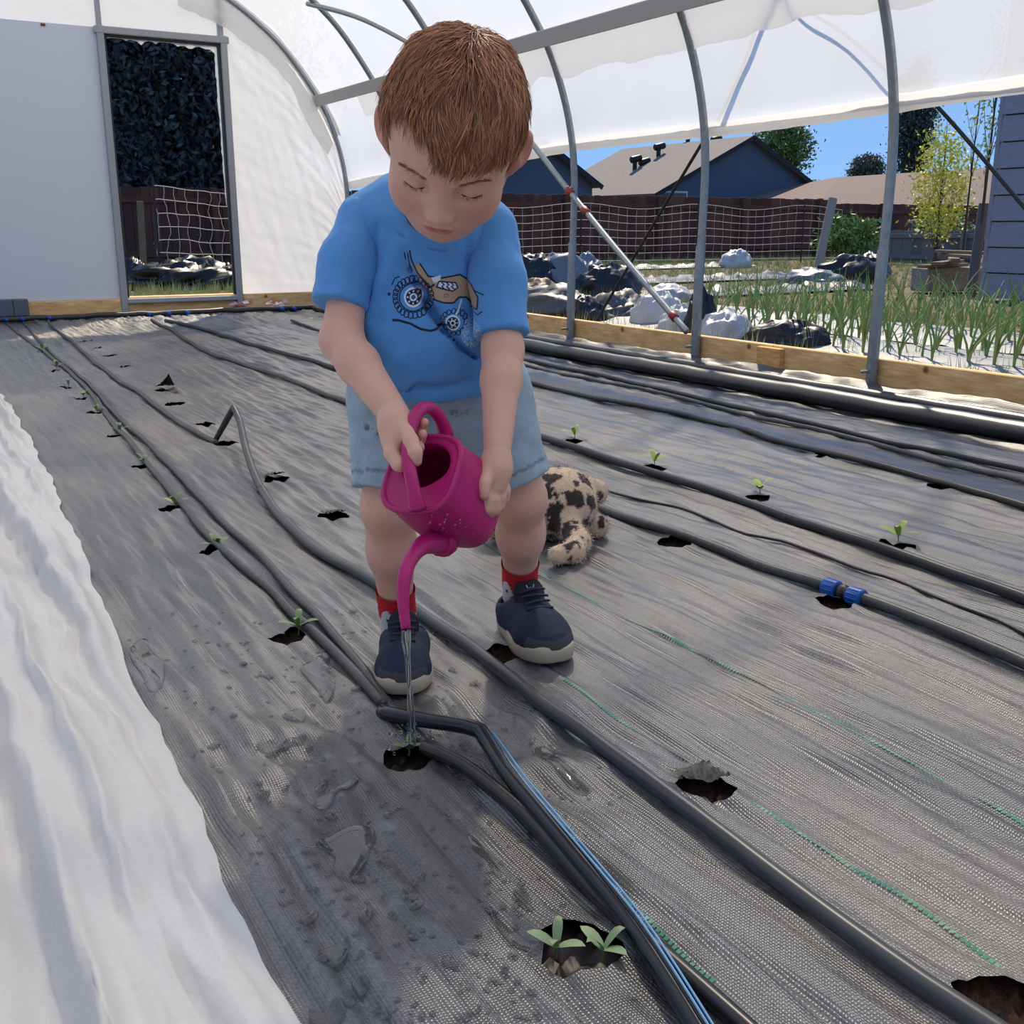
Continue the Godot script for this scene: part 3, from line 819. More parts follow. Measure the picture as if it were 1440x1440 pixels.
# ---------- seedlings ----------
func leaf(b: Bag, at: Vector3, dir: Vector3, length: float, width: float, rise: float, col: Color) -> void:
	var pts := []
	var d := Vector3(dir.x, 0, dir.z).normalized()
	for k in 6:
		var t := k / 5.0
		pts.append(at + d * length * t + Vector3.UP * (rise * sin(t * PI * 0.62) * length))
	b.blade(pts, width, d.cross(Vector3.UP).normalized(), col)
func seedling(px: float, py: float, size: float, label: String, col: Color, two := false) -> void:
	var at := G(px, py, -0.012)
	var o := thing("seedling", label, "seedling", at, "seedlings in the planting holes")
	var m := mat("seedling_leaf", Color.WHITE, 0.55, {"vertex_color_use_as_albedo": true, "backlight_enabled": true, "backlight": Color(0.3, 0.3, 0.3), "cull_mode": BaseMaterial3D.CULL_DISABLED})
	for s in (2 if two else 1):
		var off := Vector3(0.018 * (2 * s - 1), 0, 0.013 * (2 * s - 1)) * (1.0 if two else 0.0)
		var h := 0.011 * size
		obj("stem", tube_mesh([off, off + Vector3(0.001, h * 0.5, 0), off + Vector3(0, h, 0)], [0.0016, 0.0013, 0.0012], 6), mat("stem_green", Color(0.42, 0.52, 0.24), 0.6), o)
		var a0 := rng.randf() * TAU
		for k in 4:
			var b := Bag.new()
			var a := a0 + k * TAU / 4 + rng.randf_range(-0.3, 0.3)
			var l := size * (0.024 if k % 2 == 0 else 0.018)
			leaf(b, off + Vector3(0, h, 0), Vector3(cos(a), 0, sin(a)), l, l * 0.22, 0.35 + 0.5 * (k % 2), col * rng.randf_range(0.85, 1.15))
			obj("leaf", mesh_of(b, true), m, o)
func seedlings() -> void:
	var g1 := Color(0.20, 0.30, 0.11); var g2 := Color(0.36, 0.50, 0.10)
	seedling(815, 1350, 1.25, "pair of green seedlings in a round dark hole by the striped pipe", Color(0.24, 0.34, 0.17), true)
	seedling(575, 1062, 0.9, "small seedling in the flooded hole under the water stream", g1)
	for q in [[420, 893, "first seedling from the wet kink along the seedling row"], [305, 778, "second seedling from the wet kink along the seedling row"], [247, 717, "third seedling from the wet kink along the seedling row"], [205, 656, "fourth seedling from the wet kink along the seedling row"], [169, 612, "fifth seedling from the wet kink along the seedling row"], [137, 584, "sixth seedling from the wet kink along the seedling row"], [118, 561, "seventh seedling from the wet kink along the seedling row"], [97, 546, "eighth seedling from the wet kink along the seedling row"]]:
		seedling(q[0], q[1], 1.5, q[2], g1)
	for q in [[80, 522, "ninth seedling from the wet kink along the seedling row"], [62, 497, "tenth seedling from the wet kink along the seedling row"]]: seedling(q[0], q[1], 2.0, q[2], g1)
	for q in [[808, 620, "bright green seedling before the black pipe, closest to the child"], [920, 658, "bright green seedling second along the black pipe from the child"], [1068, 698, "bright green seedling third along the black pipe from the child"], [1262, 766, "bright green seedling fourth along the black pipe from the child"]]:
		seedling(q[0], q[1], 1.9, q[2], g2)
	# flaps of fabric folded out of a few holes
	var fm := mat("fabric_scrap", Color(0.045, 0.047, 0.055), 0.5, {"cull_mode": BaseMaterial3D.CULL_DISABLED})
	for q in [[235, 546, 0.075, "upright black flap of fabric folded out of a hole"], [990, 1098, 0.05, "crumpled glossy black fabric flap stuffed in a hole by the smooth pipe"], [388, 671, 0.05, "black fabric flap poking from a hole beside the upright kink pipe"], [472, 725, 0.045, "black fabric flap in the hole between kink pipe and child"]]:
		var at := G(q[0], q[1], 0.0)
		var s: float = q[2]
		var n := FastNoiseLite.new(); n.seed = int(q[0]); n.frequency = 1.0
		var o := obj("fabric_flap", grid_mesh(10, 10, func(u: float, w: float) -> Vector3:
			var a := u * 2 - 1; var b := w * 2 - 1
			return Vector3(a * s * 0.6 * (1.0 - 0.5 * w if q[0] != 235 else pow(1.0 - w, 0.7)), 0.004 + 0.012 * absf(n.get_noise_2d(a * 2.5, b * 2.5)) * s / 0.05 + w * w * s * (0.75 if q[0] == 235 else 0.25), b * s * 0.6)), fm, self, at)
		tag(o, q[3], "fabric scrap", "fabric flaps")

# ---------- water on the floor ----------
func blob(px: Array, h: float, m: Material, called: String, label: String) -> void:
	# a flat pool with a rounded edge; px = outline in the photograph
	var ring := PackedVector2Array()
	for q in px:
		var w := G(q[0], q[1]); ring.append(Vector2(w.x, w.z))
	# round off
	var sm := PackedVector2Array()
	var n := ring.size()
	for k in n:
		for t in 6:
			sm.append(ring[k].cubic_interpolate(ring[(k + 1) % n], ring[(k - 1 + n) % n], ring[(k + 2) % n], t / 6.0))
	var c := Vector2.ZERO
	for p in sm: c += p
	c /= sm.size()
	var base := -1e3
	for p in sm: base = maxf(base, floor_h(p.x, p.y))
	var lowest := 1e3
	for p in sm: lowest = minf(lowest, floor_h(p.x, p.y))
	base = lerpf(lowest, base, 0.4)
	var v := PackedVector3Array(); var idx := PackedInt32Array()
	var rings := [[1.0, 0.0], [0.97, 0.45], [0.92, 0.75], [0.85, 0.95], [0.72, 1.0], [0.58, 1.0], [0.44, 1.0], [0.3, 1.0], [0.15, 1.0], [0.0, 1.0]]
	var cnt := sm.size()
	for r in rings:
		for p in sm:
			var q: Vector2 = c + (p - c) * r[0]
			var y := maxf(floor_h(q.x, q.y) + 0.0012 + 0.0008 * r[1], base + r[1] * h)
			if r[0] > 0.99: y = floor_h(q.x, q.y) + 0.0004
			v.append(Vector3(q.x - c.x, y - base - 0.0008, q.y - c.y))
	for r in rings.size() - 1:
		for k in cnt:
			var a := r * cnt + k; var b := r * cnt + (k + 1) % cnt
			idx.append_array([a, b, a + cnt, b, b + cnt, a + cnt])
	var mesh := am(v, idx)
	var test := mesh.surface_get_arrays(0)[Mesh.ARRAY_NORMAL][cnt * 4 + 1] as Vector3
	if test.y < 0:
		idx.reverse(); mesh = am(v, idx)
	var o := obj(called, mesh, m, self, Vector3(c.x, base + 0.0008, c.y))
	tag(o, label, "puddle", "puddles on the ground cover")
func water() -> void:
	var wm := mat("water_film", Color(0.20, 0.21, 0.22, 0.4), 0.015, {"transparency": BaseMaterial3D.TRANSPARENCY_ALPHA, "metallic_specular": 0.5})
	blob([[185, 905], [205, 895], [228, 925], [230, 962], [212, 975], [198, 950], [184, 930]], 0.003, wm, "puddle", "shallow puddle at the edge of the white frost cover")
	blob([[422, 935], [440, 925], [462, 915], [464, 940], [472, 965], [460, 985], [446, 968], [430, 950]], 0.003, wm, "puddle", "glassy puddle beside the pipe pair above the wet hole")
	blob([[748, 1045], [765, 1040], [790, 1062], [815, 1085], [832, 1105], [815, 1110], [795, 1095], [775, 1075], [755, 1062]], 0.0025, wm, "puddle", "long puddle between the striped pipe and the smooth pipe")
	blob([[444, 1190], [470, 1168], [500, 1157], [528, 1165], [522, 1195], [505, 1225], [488, 1238], [468, 1225], [470, 1205]], 0.004, wm, "puddle", "large ragged puddle below the wet hole")
	blob([[657, 1168], [672, 1175], [688, 1198], [705, 1225], [698, 1232], [682, 1205], [664, 1190]], 0.002, wm, "puddle", "narrow brown puddle on a soil stain")
	blob([[722, 1250], [735, 1246], [745, 1262], [750, 1280], [740, 1278], [722, 1265]], 0.002, wm, "puddle", "small bright puddle between soil stain and seedling hole")
	blob([[684, 1268], [692, 1275], [712, 1305], [740, 1320], [762, 1330], [752, 1338], [720, 1325], [698, 1302]], 0.003, wm, "puddle", "curved streak of water reaching the round seedling hole")
	blob([[448, 1338], [465, 1330], [490, 1320], [488, 1345], [470, 1358], [452, 1352]], 0.005, wm, "puddle", "fat water drop pooled on the fabric below the ragged puddle")
	blob([[434, 1418], [450, 1425], [470, 1410], [486, 1418], [484, 1436], [460, 1448], [438, 1440]], 0.004, wm, "puddle", "round water pool beside the corner of the frost cover")
	blob([[360, 1050], [375, 1042], [400, 1044], [425, 1038], [430, 1044], [400, 1052], [375, 1060]], 0.004, wm, "puddle", "stretched water drop between frost cover and wet hole")
	blob([[442, 1130], [455, 1122], [470, 1112], [500, 1098], [502, 1104], [480, 1120], [465, 1138], [450, 1145]], 0.004, wm, "puddle", "curled water drop just below the wet hole")
	blob([[398, 1008], [420, 996], [430, 1000], [428, 1015], [412, 1020]], 0.004, wm, "puddle", "lumpy water drop above the stretched drop")
	blob([[493, 1375], [512, 1370], [520, 1385], [505, 1395]], 0.004, wm, "puddle", "little pool of water above the round pool")
	# loose drops too many to count
	var b := Bag.new()
	rng.seed = 77
	var made := 0
	while made < 520:
		var px := rng.randf_range(150, 900); var py := rng.randf_range(860, 1440)
		var q := G(px, py)
		if q.x < 0.30 + 0.03 * sin(q.z) or q.x > 0.78: continue
		if rng.randf() > 1.15 - absf(px - 500.0) / 420.0: continue
		var bad := false
		for h in holes:
			if h[0].distance_to(Vector2(q.x, q.z)) < 0.06: bad = true
		if bad: continue
		made += 1
		var r := rng.randf_range(0.0014, 0.004) * (2.0 if rng.randf() < 0.15 else 1.0)
		var st := rng.randf_range(0.8, 2.0); var an := rng.randf() * PI
		var k := b.v.size()
		var y := floor_h(q.x, q.z)
		for ri in [[1.0, 0.0], [0.9, 0.35], [0.6, 0.55], [0.02, 0.65]]:
			for s in 9:
				var a := TAU * s / 9
				var e: Vector2 = Vector2(cos(a) * st, sin(a)).rotated(an) * r * ri[0]
				b.v.append(Vector3(q.x + e.x, y + ri[1] * r + 0.0003, q.z + e.y)); b.c.append(Color.WHITE)
		for t in 3:
			for s in 9:
				var a := k + t * 9 + s; var c := k + t * 9 + (s + 1) % 9
				b.i.append_array([a, c, a + 9, c, c + 9, a + 9])
	var dm := mesh_of(b)
	var o := obj("water_drops", dm, wm)
	tag(o, "scattered water drops beaded on the black fabric", "water", "", "stuff")

# ---------- outside ----------
func plank_fence(from: Vector3, to: Vector3, h: float, w: float, m: Array, label: String, rails := true) -> void:
	var o := thing("plank_fence", label, "fence", from)
	var d := to - from
	var l := Vector2(d.x, d.z).length()
	var n := int(l / w)
	var yaw := atan2(-d.z, d.x)
	o.rotation.y = yaw
	for k in n:
		var p := obj("plank", cbox(Vector3(w * 0.93, h, 0.022), 0.004), m[rng.randi() % m.size()], o, Vector3((k + 0.5) * w, h / 2 + rng.randf_range(-0.012, 0.012), 0))
		p.rotation.z = rng.randf_range(-0.006, 0.006)
	if rails:
		for y in [0.2, 0.85]:
			obj("rail", cbox(Vector3(l, 0.09, 0.04), 0.004), m[0], o, Vector3(l / 2, h * y, 0.034))
		for k in int(l / 2.4) + 1:
			obj("post", cbox(Vector3(0.1, h + 0.03, 0.1), 0.006), m[0], o, Vector3(k * 2.4, h / 2, 0.09))
func netting(pts: Array, h: float, cw: float, ch: float, label: String, loose := 0.0, top := [], post_px := 2.6) -> void:
	# white netting: horizontal and vertical strings between thin posts
	var o := thing("net_fence", label, "net", Vector3(pts[0].x, 0, pts[0].z))
	var m := mat("white_string", Color(0.78, 0.74, 0.69), 0.7)
	var a: Vector3 = Vector3.ZERO; var b: Vector3 = pts[1] - pts[0]
	b.y = 0
	var l := b.length()
	var d := b / l
	var cols := int(l / cw); var rows := int(h / ch)
	var n := FastNoiseLite.new(); n.seed = int(l * 10); n.frequency = 1.0
	var at := func(u: float, y: float) -> Vector3:
		var sag := 0.05 * (1.0 - cos(TAU * u / post_px)) * (y / h)
		return a + d * (u + loose * n.get_noise_2d(u * 1.5, y * 2.5)) + Vector3(0, 0.05 + y - sag + 0.3 * loose * n.get_noise_2d(u * 2.0 + 9, y * 2), 0)
	for r in rows + 1:
		var q := []
		for k in cols * 2 + 1: q.append(at.call(k * cw / 2, r * ch))
		obj("string", tube_mesh(q, 0.0046, 4), m, o)
	var bg := Bag.new()
	for k in cols + 1:
		var q := []
		for r in rows * 2 + 1: q.append(at.call(k * cw, r * ch / 2))
		bg.tube(q, 0.0034, 4, false)
	obj("cross_strings", mesh_of(bg), m, o)
	var u := 0.0
	while u <= l:
		obj("net_post", tube_mesh([d * u + Vector3(0, -0.05, 0), d * u + Vector3(0, h + 0.12, 0)], 0.014, 6), mat("dark_post", Color(0.16, 0.15, 0.15), 0.7), o)
		u += post_px
func crumple(size: Vector3, seed: int, rough := 0.35, res := 18) -> ArrayMesh:
	# a slumped, creased bag or sheet heap
	var key := "crumple%s%d" % [size, seed]
	if meshes.has(key): return meshes[key]
	var n := FastNoiseLite.new(); n.seed = seed; n.frequency = 1.0; n.fractal_octaves = 2
	var v := PackedVector3Array(); var idx := PackedInt32Array()
	for j in res + 1:
		var e := -0.45 + (PI / 2 + 0.45) * j / res
		for i in res * 2:
			var a := TAU * i / (res * 2)
			var d := Vector3(cos(a) * cos(e), sin(e), sin(a) * cos(e))
			var r := 1.0 + rough * n.get_noise_3d(d.x * 1.6, d.y * 1.6, d.z * 1.6) - rough * 0.9 * absf(n.get_noise_3d(d.x * 3 + 5, d.y * 3, d.z * 3))
			v.append(Vector3(d.x * size.x * 0.5 * r, maxf(-0.03, (d.y * 0.92 + 0.12) * size.y * r), d.z * size.z * 0.5 * r))
	for j in res:
		for i in res * 2:
			var k := j * res * 2 + i; var k2 := j * res * 2 + (i + 1) % (res * 2)
			idx.append_array([k, k + res * 2, k2, k2, k + res * 2, k2 + res * 2])
	meshes[key] = am(v, idx)
	return meshes[key]
func onion_mesh(seed: int) -> ArrayMesh:
	var b := Bag.new()
	var r := RandomNumberGenerator.new(); r.seed = seed * 7 + 3
	for k in r.randi_range(3, 6):
		var a := r.randf() * TAU
		var lean := r.randf_range(0.05, 0.75); var h := r.randf_range(0.18, 0.40)
		var pts := []; var rad := []
		for s in 6:
			var t := s / 5.0
			pts.append(Vector3(cos(a) * lean * h * t * t, h * t * (1.0 - 0.12 * t * lean), sin(a) * lean * h * t * t))
			rad.append(lerpf(0.0068, 0.0018, t * t))
		var g := r.randf_range(0.8, 1.2)
		b.tube(pts, rad, 5, false, Color(0.20 * g, 0.31 * g, 0.085 * g).lerp(Color(0.42, 0.42, 0.12), 0.7 if r.randf() < 0.15 else 0.0))
	return mesh_of(b, true)
func tree(called: String, label: String, base: Vector3, h: float, crown: Vector3, crown_y: float, leaf_size: float, count: int, col: Color, seed: int, trunk_r := 0.12, branches := 7, droop := 0.0) -> void:
	var o := thing(called, label, "tree", base)
	var r := RandomNumberGenerator.new(); r.seed = seed
	var bark := mat("bark", Color(0.30, 0.25, 0.21), 0.9)
	var tp := []
	for k in 7: tp.append(Vector3(0.04 * h * sin(k * 0.9 + seed) * k / 6.0 * 0.4, h * 0.95 * k / 6.0, 0.02 * h * cos(k * 1.3 + seed) * k / 6.0 * 0.4))
	obj("trunk", tube_mesh(tp, [trunk_r * 1.2, trunk_r, trunk_r * 0.85, trunk_r * 0.7, trunk_r * 0.55, trunk_r * 0.35, trunk_r * 0.1], 8), bark, o)
	var lumps := []
	for k in branches:
		var a := k * 2.399 + seed
		var t := (k + 0.5) / branches
		var e := crown * 0.5 * Vector3(cos(a) * sqrt(1.0 - pow(2 * t - 1, 2)) * 0.8, 2 * t - 1, sin(a) * sqrt(1.0 - pow(2 * t - 1, 2)) * 0.8)
		var c := Vector3(0, crown_y, 0) + e
		lumps.append(c)
		var st: Vector3 = tp[clampi(int(c.y / h * 6) - 1, 1, 5)]
		obj("branch", tube_mesh([st, st.lerp(c, 0.5) + Vector3(0, -0.03 * h, 0), c], [trunk_r * 0.3, trunk_r * 0.2, trunk_r * 0.06], 5), bark, o)
	var b := Bag.new()
	for k in count:
		var c: Vector3 = lumps[r.randi() % lumps.size()]
		var d := Vector3(r.randfn(), r.randfn(), r.randfn()) * 0.27
		var p := c + d * crown * Vector3(0.55, 0.42, 0.55) + Vector3(0, -droop * absf(d.x), 0)
		var ax := Vector3(r.randfn(), r.randfn() - droop, r.randfn()).normalized() * leaf_size
		var bx := ax.cross(Vector3(r.randfn(), r.randfn(), r.randfn())).normalized() * leaf_size * 0.42
		var cc := col * r.randf_range(0.6, 1.35)
		b.quad(p - ax, p + bx, p + ax, p - bx, cc)
	var f := obj("foliage", mesh_of(b, true), mat("leaves", Color.WHITE, 0.6, {"vertex_color_use_as_albedo": true, "backlight_enabled": true, "backlight": Color(0.45, 0.45, 0.45), "cull_mode": BaseMaterial3D.CULL_DISABLED}), o)
	f.set_meta("kind", "stuff")
func gable_house(called: String, label: String, z0: float, z1: float, xl: float, xr: float, eave: float, peak_x: float, peak: float, wall: Material, roof: Material, trim: Material, over := 0.35) -> Node3D:
	# a house whose ridge runs along z; its gable stands at z0
	var o := thing(called, label, "house", Vector3(peak_x, 0, z0))
	var a := Vector3(xl - peak_x, 0, 0); var b := Vector3(xr - peak_x, 0, 0); var t := Vector3(0, peak, 0)
	var len := z1 - z0
	var bg := Bag.new()
	bg.quad(a, a + Vector3(0, eave, 0), b + Vector3(0, eave, 0), b); bg.tri(a + Vector3(0, eave, 0), t, b + Vector3(0, eave, 0))
	obj("gable_wall", mesh_of(bg), wall, o)
	for s in [[a, -1], [b, 1]]:
		bg = Bag.new()
		bg.quad(s[0], s[0] + Vector3(0, eave, 0), s[0] + Vector3(0, eave, len), s[0] + Vector3(0, 0, len))
		obj("side_wall", mesh_of(bg), wall, o)
		var e: Vector3 = s[0] + Vector3(0, eave, 0)
		var dn := (e - t).normalized()
		var lo := e + dn * over
		var nn := Vector3(-dn.y * s[1], absf(dn.x), 0).normalized() * 0.09
		bg = Bag.new()
		var q := [t, lo, lo + nn, t + nn]
		var f := Vector3(0, 0, over); var r := Vector3(0, 0, len)
		bg.quad(q[3] + f, q[2] + f, q[2] + r, q[3] + r)
		bg.quad(q[0] + f, q[1] + f, q[1] + r, q[0] + r)
		bg.quad(q[1] + f, q[2] + f, q[2] + r, q[1] + r)
		obj("roof_slope", mesh_of(bg), roof, o)
		bg = Bag.new()
		bg.quad(q[0] + f, q[3] + f, q[2] + f, q[1] + f)
		bg.quad(q[0] + f - nn, q[0] + f, q[1] + f, q[1] + f - nn)
		obj("barge_board", mesh_of(bg), trim, o)
	bg = Bag.new()
	return o

func garden() -> void:
	rng.seed = 5
	var brown := [mat("fence_brown", Color(0.36, 0.22, 0.17), 0.85), mat("fence_brown_b", Color(0.31, 0.185, 0.145), 0.85), mat("fence_brown_c", Color(0.40, 0.25, 0.19), 0.85)]
	var fz := -19.0
	plank_fence(Vector3(0.5, -0.05, fz), Vector3(20.3, -0.05, fz), 1.36, 0.15, brown, "brown plank fence closing the garden before the blue house")
	plank_fence(Vector3(20.6, -0.05, fz - 1.0), Vector3(29.0, -0.05, fz - 1.0), 1.30, 0.16, brown, "brown plank fence continuing before the brown-roofed house")
	# netting in front of the fence
	netting([Vector3(9.0, 0, -17.3), Vector3(17.9, 0, -16.4)], 1.05, 0.2, 0.15, "white square-mesh net fence running before the brown plank fence", 0.02)
	var nd := OZ(216, 268, -13.5); var ne := OZ(345, 280, -13.2)
	netting([Vector3(nd.x, 0, -13.5), Vector3(ne.x, 0, -13.2)], 1.12, 0.125, 0.155, "sagging white net seen through the doorway", 0.07, [], 2.0)
	# stakes seen through the door
	var grey_wood := mat("weathered_wood", Color(0.52, 0.48, 0.43), 0.9, {"albedo_texture": grain_tex(), "uv1_triplanar": true, "uv1_scale": Vector3(1, 3, 1)})
	for q in [[204, 386, 283, 0.05, "weathered grey stake standing before the net, seen through the doorway"], [170, 388, 288, 0.05, "weathered grey stake half hidden by the door jamb"]]:
		var base := G(q[0], q[1]); var topy := OZ(q[0] + 2, q[2], base.z).y
		var s := obj("wooden_stake", cbox(Vector3(0.09, topy + 0.1, 0.06), 0.008), grey_wood, self, Vector3(base.x, (topy - 0.1) / 2, base.z))
		s.rotation.z = -0.03
		tag(s, q[4], "stake", "stakes behind the doorway")
	# black sheeting seen through the door
	var blk := mat("black_sheeting", Color(0.04, 0.043, 0.05), 0.4)
	var tarps := [[265, 399, 1.5, 0.34, 0.9, "glossy black sheeting heaped behind the doorway sill"], [190, 392, 0.55, 0.3, 0.7, "small black sheeting bundle beside the stake behind the doorway"], [318, 397, 0.6, 0.26, 0.7, "black sheeting heap at the door jamb below the net"]]
	for q in tarps:
		var o := obj("black_sheeting_heap", crumple(Vector3(q[2], q[3], q[4]), int(q[0]), 0.28), blk, self, G(q[0], q[1]) + Vector3(0, -0.05, 0))
		tag(o, q[5], "plastic sheeting", "black sheeting heaps")
	# grass and weeds
	grass(Vector3(3.0, 0, -12.8), Vector3(3.5, 0, 5.5), 4200, "green grass growing behind the doorway")
	grass(Vector3(11.0, 0, -13.0), Vector3(8.5, 0, 8.5), 7500, "patchy grass and weeds between the garden beds")
	grass(Vector3(4.3, 0, -4.5), Vector3(1.0, 0, 7.0), 900, "weeds growing along the outside of the base board")
	# blue house and its wing
	var navy := mat("blue_siding", Color(0.29, 0.35, 0.42), 0.7)
	var shingle := mat("grey_shingle", Color(0.52, 0.48, 0.45), 0.9, {"albedo_texture": noise_tex(30, Color(0.75, 0.75, 0.75), Color(1.05, 1.05, 1.05), 256, 23), "uv1_triplanar": true, "uv1_world_triplanar": true, "uv1_scale": Vector3(0.4, 0.4, 0.4)})
	var dk := mat("dark_trim", Color(0.10, 0.11, 0.13), 0.7)
	var z0 := -36.0
	var pl := OZ(923, 267, z0); var pp := OZ(1054, 194, z0); var pr := OZ(1158, 279, z0)
	var house := gable_house("blue_house", "dark blue gabled house with grey shingle roof behind the brown fence", z0, z0 - 9.0, pl.x, pr.x, (pl.y + pr.y) / 2, pp.x, pp.y, navy, shingle, dk, 0.3)
	var vent := mat("roof_vent", Color(0.13, 0.14, 0.15), 0.5, {"metallic": 0.3})
	for q in [[893, 222, 0.55], [926, 214, 0.5], [967, 206, 0.5], [1006, 199, 0.3], [905, 228, 0.18]]:
		var zz := z0 - 4.5
		var p := OZ(q[0], q[1], zz)
		var s := (p.x - pl.x) / (pp.x - pl.x)
		p.y = lerpf((pl.y + pr.y) / 2, pp.y, clampf(s, 0, 1))
		var v := Bag.new()
		v.tube([p, p + Vector3(0, q[2] * 0.75, 0)], 0.10, 8)
		v.tube([p + Vector3(-0.2, q[2] * 0.9, 0), p + Vector3(0.3, q[2] * 0.9 + 0.1, 0)], 0.15, 8)
		var vo := obj("roof_vent", mesh_of(v), vent, house)
		vo.position = -house.position
	for q in [[945, 272, 1.6], [1095, 279, 1.8]]:
		var p := OZ(q[0], q[1], z0 + 0.04)
		var w := obj("window", cbox(Vector3(q[2], 1.1, 0.08), 0.01), mat("window_frame", Color(0.75, 0.76, 0.77), 0.5), house, p - house.position + Vector3(0, -0.45, 0))
		obj("pane", cbox(Vector3(q[2] - 0.16, 0.94, 0.02), 0.004), mat("window_glass", Color(0.12, 0.16, 0.22), 0.08), w, Vector3(0, 0, 0.04))
	var z1 := -33.0
	var wr := OZ(833, 258, z1); var wp := OZ(760, 200, z1)
	gable_house("house_wing", "dark blue gabled wing with dark eaves left of the grey roof valley", z1, z1 - 10.0, 2 * wp.x - wr.x, wr.x, wr.y, wp.x, wp.y, navy, shingle, dk, 0.3)
	# brown-roofed house
	var z2 := -30.0
	var tan := mat("tan_roof", Color(0.47, 0.40, 0.36), 0.9, {"albedo_texture": noise_tex(30, Color(0.8, 0.8, 0.8), Color(1.08, 1.05, 1.05), 256, 29), "uv1_triplanar": true, "uv1_world_triplanar": true, "uv1_scale": Vector3(0.5, 0.5, 0.5)})
	var bh := thing("brown_roof_house", "low house with a broad brown shingle roof beyond the garden", "house", Vector3(OZ(1270, 300, z2).x, 0, z2))
	var e0 := OZ(1150, 288, z2); var e1 := OZ(1392, 292, z2 + 3); var r0 := OZ(1180, 249, z2 - 5); var r1 := OZ(1440, 233, z2 - 4)
	e1 = OZ(1440, 296, z2 + 3)
	var bg := Bag.new()
	bg.quad(e0, r0, r1, e1)
	bg.quad(e0, e0 + Vector3(-2, -0.3, -8), r0 + Vector3(0, 0, -0.2), r0)
	var ro := obj("roof", mesh_of(bg), tan, bh); ro.position = -bh.position
	bg = Bag.new()
	bg.quad(Vector3(e0.x + 0.3, -0.1, e0.z - 0.3), e0 + Vector3(0.3, -0.02, -0.3), e1 + Vector3(-0.1, -0.02, -0.3), Vector3(e1.x - 0.1, -0.1, e1.z - 0.3))
	var wa := obj("wall", mesh_of(bg), mat("taupe_wall", Color(0.42, 0.40, 0.38), 0.8), bh); wa.position = -bh.position
	bg = Bag.new()
	bg.quad(e0 + Vector3(0, -0.16, 0.02), e0 + Vector3(0, 0.02, 0.02), e1 + Vector3(0, 0.02, 0.02), e1 + Vector3(0, -0.16, 0.02))
	var gu := obj("gutter", mesh_of(bg), dk, bh); gu.position = -bh.position
	# grey sided shed
	var sx := 9.62
	var sz0 := OX(1381, 405, sx).z
	var shed := thing("sided_shed", "grey shed clad in wide horizontal siding beside the onion bed", "shed", Vector3(sx, 0, sz0))
	var side := mat("grey_siding", Color(0.56, 0.56, 0.62), 0.6, {"albedo_texture": noise_tex(10, Color(0.92, 0.92, 0.92), Color(1, 1, 1), 128, 41, 3, Vector2(1, 4)), "uv1_triplanar": true, "uv1_scale": Vector3(0.6, 1, 0.6)})
	for k in 13:
		var b := obj("siding_plank", cbox(Vector3(0.018, 0.236, 4.2), 0.003), side, shed, Vector3(0.03, 0.10 + k * 0.247, 2.1))
		b.rotation.z = -0.06
	obj("backing", cbox(Vector3(0.02, 3.2, 4.2), 0.003), mat("siding_backing", Color(0.25, 0.25, 0.29), 0.8), shed, Vector3(0.065, 1.58, 2.1))
	obj("corner_trim", cbox(Vector3(0.04, 3.3, 0.045), 0.004), side, shed, Vector3(0.035, 1.6, -0.02))
	obj("end_wall", cbox(Vector3(3.0, 3.2, 0.03), 0.004), side, shed, Vector3(1.56, 1.58, 0.02))
	# concrete trough, timber and posts by the shed
	var con := mat("concrete", Color(0.62, 0.60, 0.56), 0.9, {"albedo_texture": noise_tex(14, Color(0.8, 0.8, 0.78), Color(1.05, 1.05, 1.05), 128, 51), "uv1_triplanar": true, "uv1_scale": Vector3(1, 1, 1)})
	var cpos := G(1332, 405)
	var tr := thing("concrete_block", "pale concrete block lying near the foot of the grey shed", "block", cpos)
	tr.rotation.y = -0.35
	obj("body", cbox(Vector3(0.72, 0.26, 0.35), 0.015), con, tr, Vector3(0, 0.10, 0))
	for k in 5:
		var pk := obj("loose_timber", cbox(Vector3(1.0 + 0.2 * (k % 2), 0.035, 0.10), 0.004), grey_wood, self, cpos + Vector3(0.05 * k - 0.1, 0.25 + 0.036 * k, 0.02 * k))
		pk.rotation = Vector3(0, 0.2 + 0.25 * k, 0)
		tag(pk, ["flat grey board on the concrete block", "board slanting across the timber pile", "board under the slanting one in the timber pile", "long board lying behind the concrete block", "board topmost at the far side of the timber pile"][k], "board", "timber pile by the shed")
	var gp := G(1365, 412)
	var post := obj("tree_stake", tube_mesh([gp + Vector3(0, -0.05, 0), Vector3(gp.x + 0.06, OZ(1374, 286, gp.z).y, gp.z)], 0.05, 10), mat("dark_grey_post", Color(0.33, 0.34, 0.36), 0.7))
	tag(post, "thick dark grey post beside the thin sapling", "post")
	tree("sapling", "tall thin sapling tied beside the dark grey post", G(1370, 412), 2.75, Vector3(0.32, 1.3, 0.3), 2.1, 0.028, 330, Color(0.30, 0.40, 0.10), 3, 0.018, 8)
	tree("young_tree", "yellow-green young tree in front of the brown roof", G(1312, 392), 2.1, Vector3(0.72, 1.15, 0.6), 1.2, 0.032, 2600, Color(0.62, 0.62, 0.09), 6, 0.022, 16)
	tree("bent_sapling", "bare bent sapling arching beside the yellow-green tree", G(1350, 396), 2.6, Vector3(0.5, 0.7, 0.4), 2.15, 0.03, 110, Color(0.40, 0.46, 0.10), 9, 0.015, 6)
